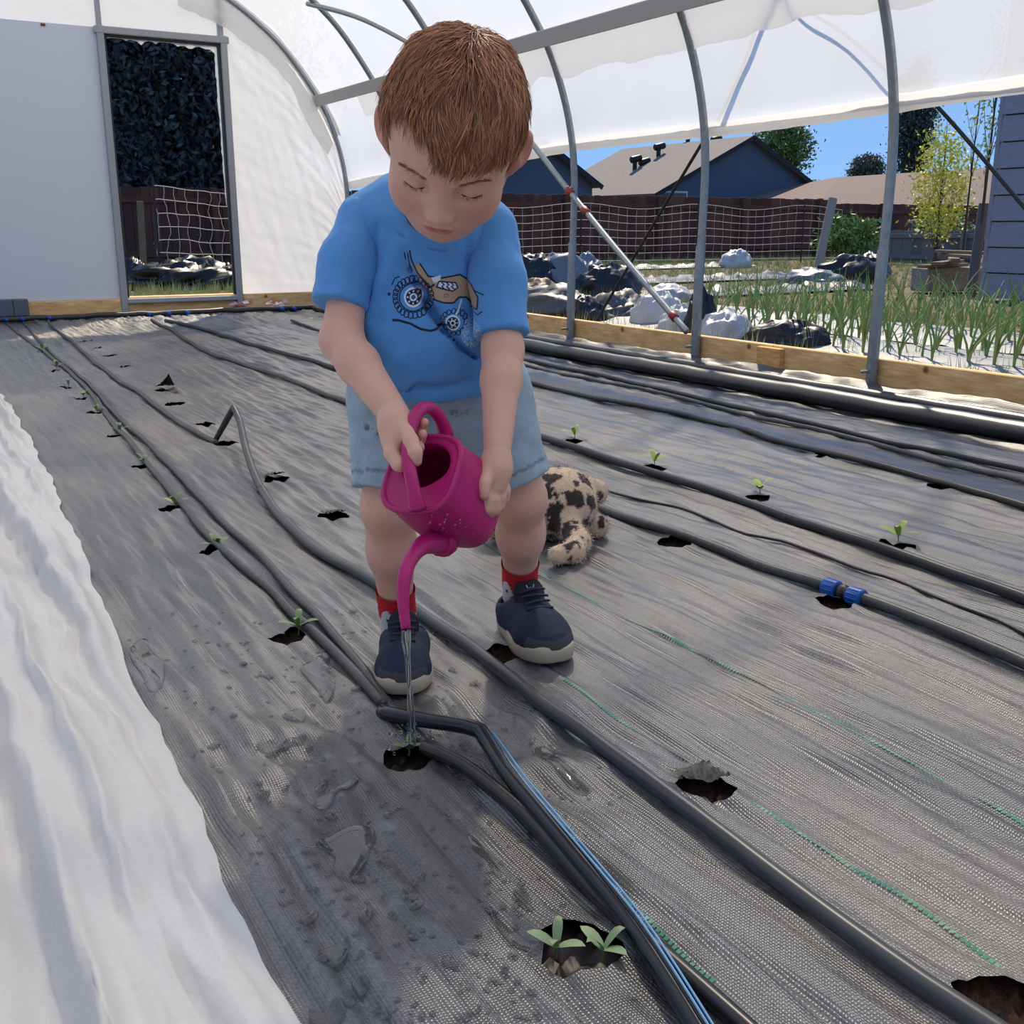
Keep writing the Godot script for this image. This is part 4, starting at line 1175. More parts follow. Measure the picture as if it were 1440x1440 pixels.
	# grey wire-and-board fence and weathered post
	plank_fence(G(1185, 368, -0.02), G(1378, 372, -0.02), 0.62, 0.2, [mat("grey_fence", Color(0.46, 0.45, 0.45), 0.9), mat("grey_fence_b", Color(0.40, 0.40, 0.41), 0.9)], "low weathered grey board fence behind the timber pile")
	var wp2 := G(1150, 375)
	var lp := obj("leaning_post", tube_mesh([wp2 + Vector3(0, -0.05, 0), wp2 + Vector3(0.25, 1.15, 0)], 0.075, 8), mat("pale_post", Color(0.60, 0.58, 0.54), 0.9))
	tag(lp, "pale leaning post at the end of the white net", "post")
	tree("green_shrub", "loose green shrub growing beside the pale leaning post", G(1192, 372), 1.0, Vector3(1.0, 0.6, 0.8), 0.5, 0.06, 2200, Color(0.16, 0.26, 0.07), 12, 0.03, 8)
	tree("dry_shrub", "dull green shrub before the low grey fence", G(1325, 366), 0.9, Vector3(1.6, 0.8, 1.0), 0.45, 0.09, 700, Color(0.20, 0.26, 0.12), 14, 0.03, 8)
	# far trees
	tree("conifer", "tall dark conifer standing behind the brown roof", OZ(1275, 300, -44) * Vector3(1, 0, 1), 9.4, Vector3(1.9, 5.4, 1.9), 6.4, 0.12, 9000, Color(0.06, 0.085, 0.065), 17, 0.25, 26, 0.5)
	tree("conifer", "shorter dark conifer beside the tall one", OZ(1214, 300, -52) * Vector3(1, 0, 1), 5.6, Vector3(1.9, 1.6, 1.8), 4.3, 0.12, 5000, Color(0.09, 0.11, 0.085), 19, 0.2, 14, 0.3)
	tree("leafy_tree", "green leafy tree rising behind the blue house gable", OZ(1095, 300, -45) * Vector3(1, 0, 1), 6.2, Vector3(2.6, 2.2, 2.6), 4.9, 0.13, 5000, Color(0.12, 0.20, 0.05), 23, 0.2, 16)
	tree("leafy_tree", "small pale green tree beyond the corner of the blue house", OZ(1150, 300, -50) * Vector3(1, 0, 1), 3.4, Vector3(1.8, 1.2, 1.6), 2.7, 0.12, 1500, Color(0.25, 0.36, 0.10), 25, 0.12, 8)
	tree("leafy_tree", "round green tree behind the far end of the brown roof", OZ(1370, 300, -50) * Vector3(1, 0, 1), 4.6, Vector3(4.5, 1.6, 3), 3.5, 0.13, 4500, Color(0.12, 0.20, 0.06), 27, 0.15, 12)
	# dark trees seen through the door
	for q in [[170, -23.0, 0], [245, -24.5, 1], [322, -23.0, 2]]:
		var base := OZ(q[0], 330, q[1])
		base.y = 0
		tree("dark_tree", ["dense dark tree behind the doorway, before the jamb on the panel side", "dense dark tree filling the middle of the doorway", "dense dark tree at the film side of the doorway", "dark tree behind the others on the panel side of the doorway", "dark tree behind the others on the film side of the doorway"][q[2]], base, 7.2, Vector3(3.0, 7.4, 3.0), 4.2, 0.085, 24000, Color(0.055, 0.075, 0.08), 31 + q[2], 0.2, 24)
	# mulch beds: white and black plastic strips laid along the house
	var wpl := mat("white_mulch", Color(0.48, 0.49, 0.51), 0.5)
	var beds := [[4.16, 0.22, -0.5, -6.4, "strip of white plastic mulch along the outside of the base board", wpl], [5.0, 0.62, 0.5, -6.6, "white plastic mulch bed under the nearer onion rows", wpl], [6.15, 0.62, 0.5, -7.2, "white plastic mulch bed under the farther onion rows", wpl]]
	var n := FastNoiseLite.new(); n.seed = 61; n.frequency = 1.0
	for bd in beds:
		var o := obj("mulch_strip", grid_mesh(10, 70, func(u: float, w: float) -> Vector3:
			var z := lerpf(bd[2], bd[3], w)
			var x: float = (u - 0.5) * bd[1] * 1.6 + 0.05 * n.get_noise_1d(z * 0.8 + bd[0] * 9)
			return Vector3(x, -0.045 + 0.06 * sin(u * PI) + 0.018 * n.get_noise_2d(x * 9, z * 5), z)), bd[5], self, Vector3(bd[0], 0, 0))
		tag(o, bd[4], "plastic mulch", "plastic mulch beds")
	for q in [[1000, 408, 5.0, 0.5, "grey black sheeting strip beyond the onion bed"], [900, 392, 6.0, 0.6, "long black sheeting strip across the middle of the garden"], [870, 375, 6.0, 0.5, "pale sheeting strip nearest the net fence"]]:
		var at := G(q[0], q[1])
		var pale: bool = q[0] == 870
		var o := obj("sheeting_strip", grid_mesh(60, 10, func(u: float, w: float) -> Vector3:
			var x: float = (u - 0.5) * q[2]
			return Vector3(x, 0.02 + 0.16 * absf(n.get_noise_2d(x * 2.2 + q[0], w * 2.0)) * sin(w * PI), (w - 0.5) * q[3] * 1.6 - x * 0.05)), wpl if pale else mat("worn_sheeting", Color(0.20, 0.21, 0.22), 0.35), self, at + Vector3(0, -0.05, 0))
		tag(o, q[4], "plastic sheeting", "sheeting strips in the garden")
	# bags and sheeting heaps in the garden
	var wbag := mat("white_bag", Color(0.74, 0.73, 0.72), 0.5)
	var heaps := [[925, 452, 0.42, 0.26, 0.3, wbag, "white sandbag by the base board, between two hoops"], [957, 462, 0.36, 0.20, 0.3, wbag, "white sandbag against the foot of the brace pipe"], [1018, 470, 0.42, 0.20, 0.35, wbag, "white sandbag just past the brace pipe hoop"], [985, 468, 0.22, 0.32, 0.22, blk, "upright black bag behind the brace pipe hoop"], [1108, 480, 0.56, 0.17, 0.32, blk, "low black bag lying behind the base board by the onions"], [775, 438, 0.95, 0.26, 0.6, mat("grey_tarp", Color(0.30, 0.31, 0.31), 0.5), "grey tarp roll lying behind the base board near the child"], [822, 446, 0.35, 0.2, 0.35, blk, "black bag end of the grey tarp roll"], [872, 440, 0.75, 0.22, 0.5, mats["grey_tarp"], "flattened grey and black sack behind the base board"], [855, 412, 0.75, 0.34, 0.5, blk, "black sheeting heap behind the flattened sack"], [790, 402, 0.7, 0.42, 0.6, mat("grey_bag", Color(0.42, 0.44, 0.47), 0.35), "shiny grey bag heap among the black sheeting"], [752, 402, 0.8, 0.4, 0.6, blk, "black sheeting heap next to the shiny grey bags"], [825, 396, 0.6, 0.38, 0.5, mats["grey_bag"], "shiny grey bag behind the first hoop post"], [757, 416, 0.5, 0.22, 0.4, mat("tan_bag", Color(0.55, 0.45, 0.36), 0.6), "tan sack below the black sheeting heap"], [885, 396, 0.55, 0.22, 0.4, wbag, "white sandbag beyond the black sheeting heap"], [942, 415, 0.6, 0.16, 0.4, wbag, "flat white sandbag in the middle of the garden"], [1035, 372, 0.8, 0.32, 0.5, wbag, "white bag lying before the net fence"], [1195, 392, 1.1, 0.34, 0.6, blk, "black sheeting bundle behind the onions"], [1225, 388, 0.8, 0.36, 0.5, blk, "black sheeting bundle with a raised end behind the onions"], [1140, 395, 1.0, 0.2, 0.6, mats["grey_bag"], "grey sheeting heap left of the black bundle"], [1320, 402, 0.4, 0.22, 0.3, wbag, "small white sack before the concrete block"]]
	for h in heaps:
		var o := obj("garden_bag", crumple(Vector3(h[2], h[3], h[4]), int(h[0]) + 7, 0.17), h[5], self, G(h[0], h[1]) + Vector3(0, -0.05, 0))
		o.rotation.y = rng.randf() * 3.0
		tag(o, h[6], "bag" if "bag" in h[6] or "sack" in h[6] else "plastic sheeting", "bags and sheeting in the garden")
	# onions
	var om := mat("onion_leaf", Color.WHITE, 0.5, {"vertex_color_use_as_albedo": true, "backlight_enabled": true, "backlight": Color(0.3, 0.3, 0.3), "cull_mode": BaseMaterial3D.CULL_DISABLED})
	var om_meshes := []
	for k in 14: om_meshes.append(onion_mesh(k))
	rng.seed = 15
	for row in [4.75, 5.0, 5.28, 5.9, 6.18, 6.45, 7.1, 7.6]:
		var z := -1.9
		while z > -6.9:
			if row < 5.4 and z < -5.6: break
			var o := obj("onion_plant", om_meshes[rng.randi() % 14], om, self, Vector3(row + rng.randf_range(-0.05, 0.05), -0.02, z))
			o.rotation.y = rng.randf() * TAU
			o.scale = Vector3.ONE * rng.randf_range(0.8, 1.15)
			tag(o, "green onion plant in the white mulch bed along the base board" if row < 5.5 else ("green onion plant in the second white mulch bed beyond the first" if row < 6.8 else "green onion plant in open soil beyond the mulch beds"), "onion plant", "green onions in the mulch beds")
			z -= rng.randf_range(0.11, 0.2) * (1.0 if row < 6.6 else 1.4)

func grass(c: Vector3, half: Vector3, count: int, label: String) -> void:
	var b := Bag.new()
	for k in 7:
		var a := k * 2.4
		b.tri(Vector3(cos(a) * 0.02 - 0.006, 0, sin(a) * 0.02), Vector3(cos(a) * 0.06, 0.10 + 0.05 * (k % 3), sin(a) * 0.06), Vector3(cos(a) * 0.02 + 0.006, 0, sin(a) * 0.02))
	var mm := MultiMesh.new()
	mm.transform_format = MultiMesh.TRANSFORM_3D
	mm.use_colors = true
	mm.mesh = mesh_of(b)
	mm.instance_count = count
	var n := FastNoiseLite.new(); n.seed = 71; n.frequency = 0.35
	var r := RandomNumberGenerator.new(); r.seed = count
	for k in count:
		var p := Vector3.ZERO
		for t in 6:
			p = c + Vector3(r.randf_range(-1, 1) * half.x, -0.06, r.randf_range(-1, 1) * half.z)
			if n.get_noise_2d(p.x, p.z) > -0.12 and p.x > 3.75 or p.z < BACK_Z - 0.3: break
		if p.x < 3.7 and p.z > BACK_Z - 0.3: p.y = -0.4
		mm.set_instance_transform(k, Transform3D(Basis(Vector3.UP, r.randf() * TAU).scaled(Vector3.ONE * r.randf_range(0.35, 0.9)), p))
		var dry := r.randf()
		mm.set_instance_color(k, Color(0.24, 0.34, 0.07).lerp(Color(0.55, 0.48, 0.24), dry))
	var o := MultiMeshInstance3D.new()
	o.name = numbered("grass")
	o.multimesh = mm
	o.material_override = mat("grass_blade", Color.WHITE, 0.7, {"vertex_color_use_as_albedo": true, "cull_mode": BaseMaterial3D.CULL_DISABLED})
	add_child(o)
	tag(o, label, "grass", "", "stuff")

# ---------- the child ----------
func skin_mat() -> StandardMaterial3D:
	return mat("skin", Color.WHITE, 0.52, {"vertex_color_use_as_albedo": true, "subsurf_scatter_enabled": true, "subsurf_scatter_strength": 0.12, "metallic_specular": 0.4})
func cloth_tex(seed: int, c0: Color, c1: Color) -> ImageTexture:
	var s := 128
	var im := Image.create(s, s, false, Image.FORMAT_RGB8)
	var r := RandomNumberGenerator.new(); r.seed = seed
	for y in s:
		for x in s:
			im.set_pixel(x, y, c0.lerp(c1, 0.5 + 0.25 * sin(x * PI / 2) * cos(y * PI / 2) + r.randf_range(-0.3, 0.3)))
	return ImageTexture.create_from_image(im)
func head_frame() -> Transform3D:
	# face looks down towards the can: nodded 45 degrees, turned and tilted a little
	var th := deg_to_rad(62.0); var ps := deg_to_rad(-8.0); var ro := deg_to_rad(16.0)
	var c := -fwd
	var b := Basis(rgt, upv, c)                      # x: picture right, y: picture up, z: towards the camera
	var local := Basis(Vector3(0, 0, 1), -ro) * Basis(Vector3(1, 0, 0), th) * Basis(Vector3(0, 1, 0), -ps)
	return Transform3D(b * local, P(636, 196, 1.25))
const SKIN := Color(0.75, 0.43, 0.315)
func skin_at(p: Vector3) -> Color:
	return SKIN * (1.0 + 0.05 * nz.get_noise_3d(p.x * 60, p.y * 60, p.z * 60))
func head_tint(p: Vector3) -> Color:
	var c := SKIN * (1.0 + 0.04 * nz.get_noise_3d(p.x * 60, p.y * 60, p.z * 60))
	c.a = 1.0
	# flushed cheeks and ears
	for s in [-1.0, 1.0]:
		var d := p.distance_to(Vector3(0.040 * s, -0.033, 0.066))
		c = c.lerp(Color(0.60, 0.25, 0.20), 0.55 * smoothstep(0.034, 0.005, d))
		if absf(p.x) > 0.068 and p.z < 0.03: c = c.lerp(Color(0.62, 0.22, 0.15), 0.35)
	# lips
	var l := p - Vector3(0, -0.0595, 0.085)
	if p.z > 0.06 and absf(l.x) < 0.019:
		var half := 0.0058 * sqrt(maxf(0.0, 1.0 - pow(l.x / 0.0195, 2)))
		if absf(l.y) < half: c = c.lerp(Color(0.52, 0.16, 0.14), 0.75)
	return c
func build_head(b: Bag) -> void:
	var s := Sdf.new(Vector3(-0.1, -0.16, -0.12), Vector3(0.1, 0.125, 0.125), 0.0031)
	s.ell(Vector3(0, 0.032, -0.012), Vector3(0.0735, 0.074, 0.091), 0.01)            # cranium
	s.ell(Vector3(0, 0.012, 0.028), Vector3(0.064, 0.055, 0.058), 0.03)              # brow and temples
	s.ell(Vector3(0, -0.038, 0.026), Vector3(0.056, 0.062, 0.056), 0.03)             # face
	for x in [-1.0, 1.0]:
		s.ell(Vector3(0.034 * x, -0.040, 0.045), Vector3(0.030, 0.031, 0.030), 0.024) # cheeks
		s.cap(Vector3(0.052 * x, -0.045, 0.0), Vector3(0.022 * x, -0.088, 0.045), 0.016, 0.015, 0.025)
	s.ell(Vector3(0, -0.087, 0.056), Vector3(0.017, 0.015, 0.017), 0.022)            # chin
	s.ell(Vector3(0, -0.060, 0.068), Vector3(0.026, 0.018, 0.018), 0.016)            # mouth mound
	s.ell(Vector3(0, -0.0545, 0.0845), Vector3(0.0165, 0.0042, 0.005), 0.006)        # lips
	s.ell(Vector3(0, -0.0640, 0.083), Vector3(0.0135, 0.0044, 0.0055), 0.006)
	s.cap(Vector3(-0.016, -0.0592, 0.0875), Vector3(0.016, -0.0592, 0.0875), 0.0012, 0.0012, 0.004, true)
	for x in [-1.0, 1.0]:
		s.ell(Vector3(0.0315 * x, 0.001, 0.083), Vector3(0.019, 0.0125, 0.012), 0.012, Basis(), true)  # sockets
		s.ell(Vector3(0.0315 * x, -0.001, 0.066), Vector3(0.0155, 0.0125, 0.0135), 0.005)              # lowered lids
		s.cap(Vector3(0.0315 * x - 0.014, -0.0035, 0.0765), Vector3(0.0315 * x + 0.014, -0.0035, 0.0745), 0.0011, 0.0011, 0.003, true)
	s.cap(Vector3(0, 0.000, 0.074), Vector3(0, -0.029, 0.090), 0.0062, 0.0088, 0.016)  # nose
	s.ell(Vector3(0, -0.0320, 0.0935), Vector3(0.0095, 0.0082, 0.0080), 0.008)
	for x in [-1.0, 1.0]:
		s.ell(Vector3(0.0105 * x, -0.036, 0.0885), Vector3(0.0062, 0.0058, 0.0075), 0.006)
		s.ell(Vector3(0.0058 * x, -0.0415, 0.0935), Vector3(0.0026, 0.0026, 0.0034), 0.003, Basis(), true)
		# ears
		var eb := Basis(Vector3.UP, -0.65 * x)
		s.ell(Vector3(0.0825 * x, -0.004, -0.008), Vector3(0.0085, 0.029, 0.0175), 0.006, eb)
		s.ell(Vector3(0.074 * x, -0.008, 0.0), Vector3(0.010, 0.020, 0.012), 0.008)
		s.ell(Vector3(0.0895 * x, 0.000, -0.002), Vector3(0.0055, 0.018, 0.0095), 0.004, eb, true)
		s.ell(Vector3(0.072 * x, -0.030, -0.002), Vector3(0.007, 0.010, 0.009), 0.006)
	s.cap(Vector3(0, -0.02, -0.045), Vector3(0, -0.12, -0.075), 0.042, 0.040, 0.03)   # neck root
	s.mesh(b, head_tint, head_frame())
	face_lines = []
	var back := Vector3(0, 0, -1)
	for x in [-1.0, 1.0]:
		var lash := []; var lid := []; var brow := []
		for k in 13:
			var t := k / 12.0 * 2.0 - 1.0
			var cx: float = 0.0315 * x + 0.0150 * t
			lash.append(s.hit(Vector3(cx, -0.0075 + 0.0040 * t * t, 0.12), back) + Vector3(0, 0, 0.0002))
			lid.append(s.hit(Vector3(cx, 0.0085 - 0.0035 * t * t, 0.12), back) + Vector3(0, 0, -0.0003))
			brow.append(s.hit(Vector3(0.033 * x + 0.017 * t, 0.0205 - 0.0035 * t * t, 0.12), back))
		face_lines.append([lash, lid, brow])
	var mouth := []
	for k in 17:
		var t := k / 16.0 * 2.0 - 1.0
		mouth.append(s.hit(Vector3(0.0165 * t, -0.0598 + 0.0016 * t * t - 0.0012 * cos(t * 6.0), 0.12), back))
	face_lines.append(mouth)
var face_lines := []
func face_details(o: Node3D, off: Vector3) -> void:
	var xf := head_frame()
	var r := RandomNumberGenerator.new(); r.seed = 6
	var lashes := Bag.new(); var brows := Bag.new()
	for e in 2:
		var l: Array = face_lines[e][0]
		var pts := []
		for p in l: pts.append(xf * p)
		lashes.tube(pts, [0.0003, 0.0007, 0.0009, 0.0010, 0.0011, 0.0011, 0.0011, 0.0011, 0.0011, 0.0010, 0.0009, 0.0007, 0.0003], 6)
		for k in 26:
			var f := r.randf_range(0.5, 11.5)
			var p: Vector3 = l[int(f)].lerp(l[int(f) + 1], f - int(f))
			var q := p + Vector3(r.randfn() * 0.0012 + (0.002 * (f - 6) / 6), -0.0042 - 0.001 * r.randf(), 0.0022)
			lashes.tube([xf * p, xf * (p.lerp(q, 0.5) + Vector3(0, -0.0006, 0)), xf * q], [0.00022, 0.00016, 0.00005], 3, false)
		var b: Array = face_lines[e][2]
		var sx := -1.0 if e == 0 else 1.0
		for k in 130:
			var f := r.randf_range(0.0, 11.9)
			var p: Vector3 = b[int(f)].lerp(b[int(f) + 1], f - int(f)) + Vector3(0, r.randfn() * 0.0013, 0)
			var q := p + Vector3(sx * 0.0045, r.randf_range(-0.001, 0.002), 0.0)
			brows.tube([xf * (p + Vector3(0, 0, 0.0001)), xf * (q + Vector3(0, 0, -0.0002))], [0.00028, 0.0001], 3, false)
	for q in [["eyelashes", lashes, Color(0.26, 0.17, 0.13)], ["eyebrows", brows, Color(0.60, 0.42, 0.30)]]:
		q[1].uv = PackedVector2Array()
		var w := obj(q[0], mesh_of(q[1]), mat(q[0], q[2], 0.7), o)
		w.position = off
	var m := Bag.new()
	var mp := []
	var mr := []
	for k in face_lines[2].size():
		mp.append(xf * face_lines[2][k]); mr.append(0.0002 + 0.0008 * sin(PI * k / 16.0))
	m.tube(mp, mr, 6)
	var w := obj("mouth_line", mesh_of(m), mat("mouth_inside", Color(0.34, 0.12, 0.11), 0.6), o)
	w.position = off
func hand(b: Bag, palm: Array, chains: Array) -> void:
	var lo := Vector3(1e3, 1e3, 1e3); var hi := -lo
	for c in chains + [palm]:
		for q in c[0]:
			lo = lo.min(q); hi = hi.max(q)
	var pad := Vector3(0.03, 0.03, 0.03)
	var s := Sdf.new(lo - pad, hi + pad, 0.0027)
	s.chain(palm[0], palm[1], 0.012)
	for c in chains: s.chain(c[0], c[1], 0.0042)
	s.mesh(b, func(p: Vector3) -> Color:
		var c := SKIN
		for q in chains:
			var t: Vector3 = q[0][-1]
			if p.distance_to(t) < 0.008: c = c.lerp(Color(0.62, 0.28, 0.21), 0.6)
		return c)
func px_chain(l: Array) -> Array:
	var out := []
	for q in l: out.append(P(q[0], q[1], q[2]))
	return out

func child() -> void:
	nz.seed = 3; nz.frequency = 1.0
	var o := thing("person", "small child in blue T-shirt and denim shorts bending to pour from a pink watering can", "person", Vector3(0.74, 0, -1.46))
	var off := -o.position
	var put := func(called: String, bg: Bag, m: Material, colored: bool, parent: Node, label: String) -> MeshInstance3D:
		var w := obj(called, mesh_of(bg, colored), m, parent)
		w.position = off if parent == o else Vector3.ZERO
		if label: w.set_meta("label", label)
		return w
	# --- skin: one continuous figure ---
	var b := Bag.new()
	var s := Sdf.new(Vector3(0.38, 0.03, -1.86), Vector3(1.0, 0.82, -1.02), 0.0062)
	var hl := P(566, 575, 1.60); var kl := P(545, 712, 1.585); var al := P(559, 862, 1.70)
	var hr := P(680, 575, 1.62); var kr := P(733, 700, 1.65); var ar := P(731, 826, 1.79)
	for g in [[hl, kl, al], [hr, kr, ar]]:
		s.cap(g[0], g[1], 0.056, 0.037, 0.02)
		s.cap(g[1], g[1].lerp(g[2], 0.4), 0.036, 0.035, 0.02)
		s.cap(g[1].lerp(g[2], 0.4), g[2], 0.034, 0.0245, 0.02)
		s.ell(g[1].lerp(g[2], 0.32) + fwd * 0.012, Vector3(0.031, 0.05, 0.033), 0.02)
		s.cap(g[2], g[2] - Vector3(0, 0.03, 0), 0.0235, 0.022, 0.01)
	s.cap(P(590, 565, 1.61), P(655, 570, 1.61), 0.06, 0.06, 0.03)
	s.cap(P(620, 540, 1.58), P(600, 380, 1.47), 0.06, 0.05, 0.04)
	s.cap(P(530, 312, 1.455), P(675, 320, 1.45), 0.022, 0.022, 0.015)
	s.cap(P(604, 310, 1.44), P(630, 235, 1.335), 0.040, 0.040, 0.03)
	var shl := P(503, 308, 1.435); var ell := P(480, 478, 1.40); var wrl := P(552, 580, 1.318)
	var shr := P(698, 318, 1.427); var elr := P(707, 492, 1.40); var wrr := P(699, 638, 1.345)
	s.cap(shl, ell, 0.022, 0.0275, 0.012); s.cap(ell, ell.lerp(wrl, 0.35), 0.0275, 0.0265, 0.012); s.cap(ell.lerp(wrl, 0.35), wrl, 0.0265, 0.0195, 0.012)
	s.cap(shr, elr, 0.022, 0.0265, 0.012); s.cap(elr, elr.lerp(wrr, 0.3), 0.0265, 0.0255, 0.012); s.cap(elr.lerp(wrr, 0.3), wrr, 0.0255, 0.0175, 0.012)
	s.mesh(b, skin_at)
	build_head(b)
	# hand that grips the can's handle
	hand(b, [px_chain([[552, 580, 1.318], [557, 598, 1.305], [556, 618, 1.297]]), [0.0195, 0.0205, 0.0175]], [
		[px_chain([[566, 598, 1.292], [578, 620, 1.272], [584, 636, 1.265], [586, 648, 1.266]]), [0.0105, 0.0088, 0.0082, 0.0068]],
		[px_chain([[549, 616, 1.298], [551, 638, 1.284], [561, 653, 1.276], [572, 656, 1.284]]), [0.0105, 0.0092, 0.0085, 0.0070]],
		[px_chain([[556, 614, 1.312], [564, 636, 1.312], [582, 636, 1.304], [590, 629, 1.292]]), [0.0100, 0.0088, 0.0080, 0.0066]],
		[px_chain([[560, 604, 1.320], [573, 620, 1.322], [589, 618, 1.308], [594, 611, 1.294]]), [0.0098, 0.0085, 0.0078, 0.0064]],
		[px_chain([[562, 594, 1.322], [578, 603, 1.324], [592, 601, 1.310], [597, 594, 1.298]]), [0.0090, 0.0078, 0.0070, 0.0058]]])
	# hand that steadies the can
	hand(b, [px_chain([[699, 638, 1.345], [697, 658, 1.345], [695, 680, 1.345]]), [0.0175, 0.0195, 0.0165]], [
		[px_chain([[686, 662, 1.332], [681, 680, 1.322], [681, 696, 1.320]]), [0.0095, 0.0080, 0.0066]],
		[px_chain([[685, 682, 1.338], [684, 700, 1.334], [686, 714, 1.338], [690, 722, 1.346]]), [0.0088, 0.0080, 0.0074, 0.0062]],
		[px_chain([[693, 684, 1.344], [693, 702, 1.340], [695, 714, 1.346], [697, 720, 1.356]]), [0.0088, 0.0080, 0.0073, 0.0062]],
		[px_chain([[701, 683, 1.352], [702, 699, 1.350], [702, 710, 1.356], [701, 716, 1.366]]), [0.0086, 0.0078, 0.0070, 0.0060]],
		[px_chain([[707, 678, 1.360], [710, 690, 1.360], [709, 700, 1.366], [706, 705, 1.374]]), [0.0080, 0.0070, 0.0064, 0.0056]]])
	put.call("body", b, skin_mat(), true, o, "")
	# nails
	var nail := mat("nail", Color(0.80, 0.60, 0.54), 0.35)
	b = Bag.new()
	face_details(o, off)
	hair(o, off)
	shirt(o, off, ell, elr)
	shorts(o, off, kl, kr)
	for q in [[al, kl, 0], [ar, kr, 1]]: sock(o, off, q[0], q[1], q[2])
	shoe(o, off, G(566, 978), G(571, 916), "navy knit running shoe close to the kinked pipe", 0)
	shoe(o, off, G(779, 937), G(722, 880), "navy knit running shoe standing by an open soil hole", 1)

func hair(o: Node3D, off: Vector3) -> void:
	var xf := head_frame()
	var b := Bag.new()
	var c0 := Vector3(0, 0.034, -0.013)
	var rad := Vector3(0.0775, 0.0800, 0.0950)
	var s := Sdf.new(Vector3(-0.11, -0.09, -0.13), Vector3(0.11, 0.14, 0.12), 0.004)
	s.ell(c0, rad, 0.005)
	# hairline: higher over the child's right temple, a fringe over the other
	s.cut(Vector3(-0.32, -0.80, 0.50).normalized(), Vector3(0.0, 0.056, 0.070))
	s.cut(Vector3(0, -1, 0.10).normalized(), Vector3(0, -0.030, -0.02))
	for x in [-1.0, 1.0]: s.ell(Vector3(0.085 * x, -0.012, 0.0), Vector3(0.02, 0.034, 0.024), 0.006, Basis(), true)
	s.push(func(p: Vector3) -> float: return 0.0035 * nz.get_noise_3d(p.x * 55, p.y * 25, p.z * 55), 0.015)
	var base_col := Color(0.37, 0.17, 0.09)
	s.mesh(b, func(p: Vector3) -> Color: return base_col * (0.85 + 0.3 * nz.get_noise_3d(p.x * 90, p.y * 30, p.z * 90)), xf)
	# strands combed from the crown, drawn over the scalp
	var r := RandomNumberGenerator.new(); r.seed = 42
	var crown := Vector3(0.01, 0.098, -0.062)
	var made := 0
	var tries := 0
	while made < 14000 and tries < 120000:
		tries += 1
		var d := Vector3(r.randfn(), r.randfn(), r.randfn()).normalized()
		var fringe := r.randf() < 0.24
		if fringe:
			d = Vector3(r.randf_range(-0.25, 0.95), r.randf_range(0.45, 0.9), r.randf_range(0.6, 1.0)).normalized()
		var p := c0 + d * rad * 0.98
		var length0 := 1.0
		# stay within the hair
		var line := 0.030 if p.z > 0.02 else -0.028
		if p.z > 0.02: line = lerpf(0.068, 0.042, smoothstep(-0.04, 0.01, p.x))
		if p.y < line: continue
		if not fringe and p.z > 0.02: length0 = 0.6 if p.x < -0.01 else 0.85
		if absf(p.x) > 0.066 and p.z > -0.03 and p.z < 0.03 and p.y < 0.02: continue
		made += 1
		var length := r.randf_range(0.026, 0.046) * length0
		if fringe and p.z > 0.03: length = r.randf_range(0.034, 0.054) * lerpf(0.3, 1.0, smoothstep(-0.045, 0.005, p.x))
		var seg := 5
		var pts := []
		var w := r.randf_range(0.0004, 0.0009)
		var swirl := r.randfn() * 0.16
		var tuft := maxf(0.0, nz.get_noise_3d(p.x * 26, p.y * 26, p.z * 26 + 4.0))
		var lift := r.randf_range(0.0005, 0.006) + 0.004 * tuft
		var flick := 0.018 * tuft * r.randf_range(0.3, 1.0)
		var q := p
		for k in seg + 1:
			var t := float(k) / seg
			var e := (q - c0) / rad
			var n := (e / rad).normalized()
			# project onto the surface, a little above it
			var sp := c0 + e.normalized() * rad + n * (0.001 + lift * sin(t * 2.2) + flick * t * t + 0.002 * nz.get_noise_3d(q.x * 70, q.y * 70, q.z * 70 + made))
			pts.append(xf * sp)
			var flow := (q - crown)
			flow = (flow - n * flow.dot(n)).normalized()
			if flow.length() < 0.1: flow = Vector3(0, 0, 1)
			if q.z > 0.02: flow = (flow + Vector3(0.22, -0.9, 0.25) * smoothstep(0.02, 0.07, q.z)).normalized()
			if absf(q.x) > 0.05: flow = (flow + Vector3(0, -0.5, 0.35)).normalized()
			var sd := n.cross(flow).normalized()
			var wav := 0.9 * nz.get_noise_3d(p.x * 28, p.y * 28, p.z * 28)
			flow = (flow + sd * (swirl + wav)).normalized()
			q = q + flow * length / seg
		var col := base_col * r.randf_range(0.55, 1.7)
		if r.randf() < 0.25: col = Color(0.60, 0.28, 0.115) * r.randf_range(0.8, 1.3)
		b.tube(pts, [w, w, w * 0.9, w * 0.75, w * 0.5, w * 0.12], 3, false, col)
	b.uv = PackedVector2Array()
	var h := obj("hair", mesh_of(b, true), mat("hair", Color.WHITE, 0.42, {"vertex_color_use_as_albedo": true, "metallic_specular": 0.5, "backlight_enabled": true, "backlight": Color(0.30, 0.22, 0.16)}), o)
	h.position = off
	h.set_meta("label", "short reddish brown hair with a fringe")

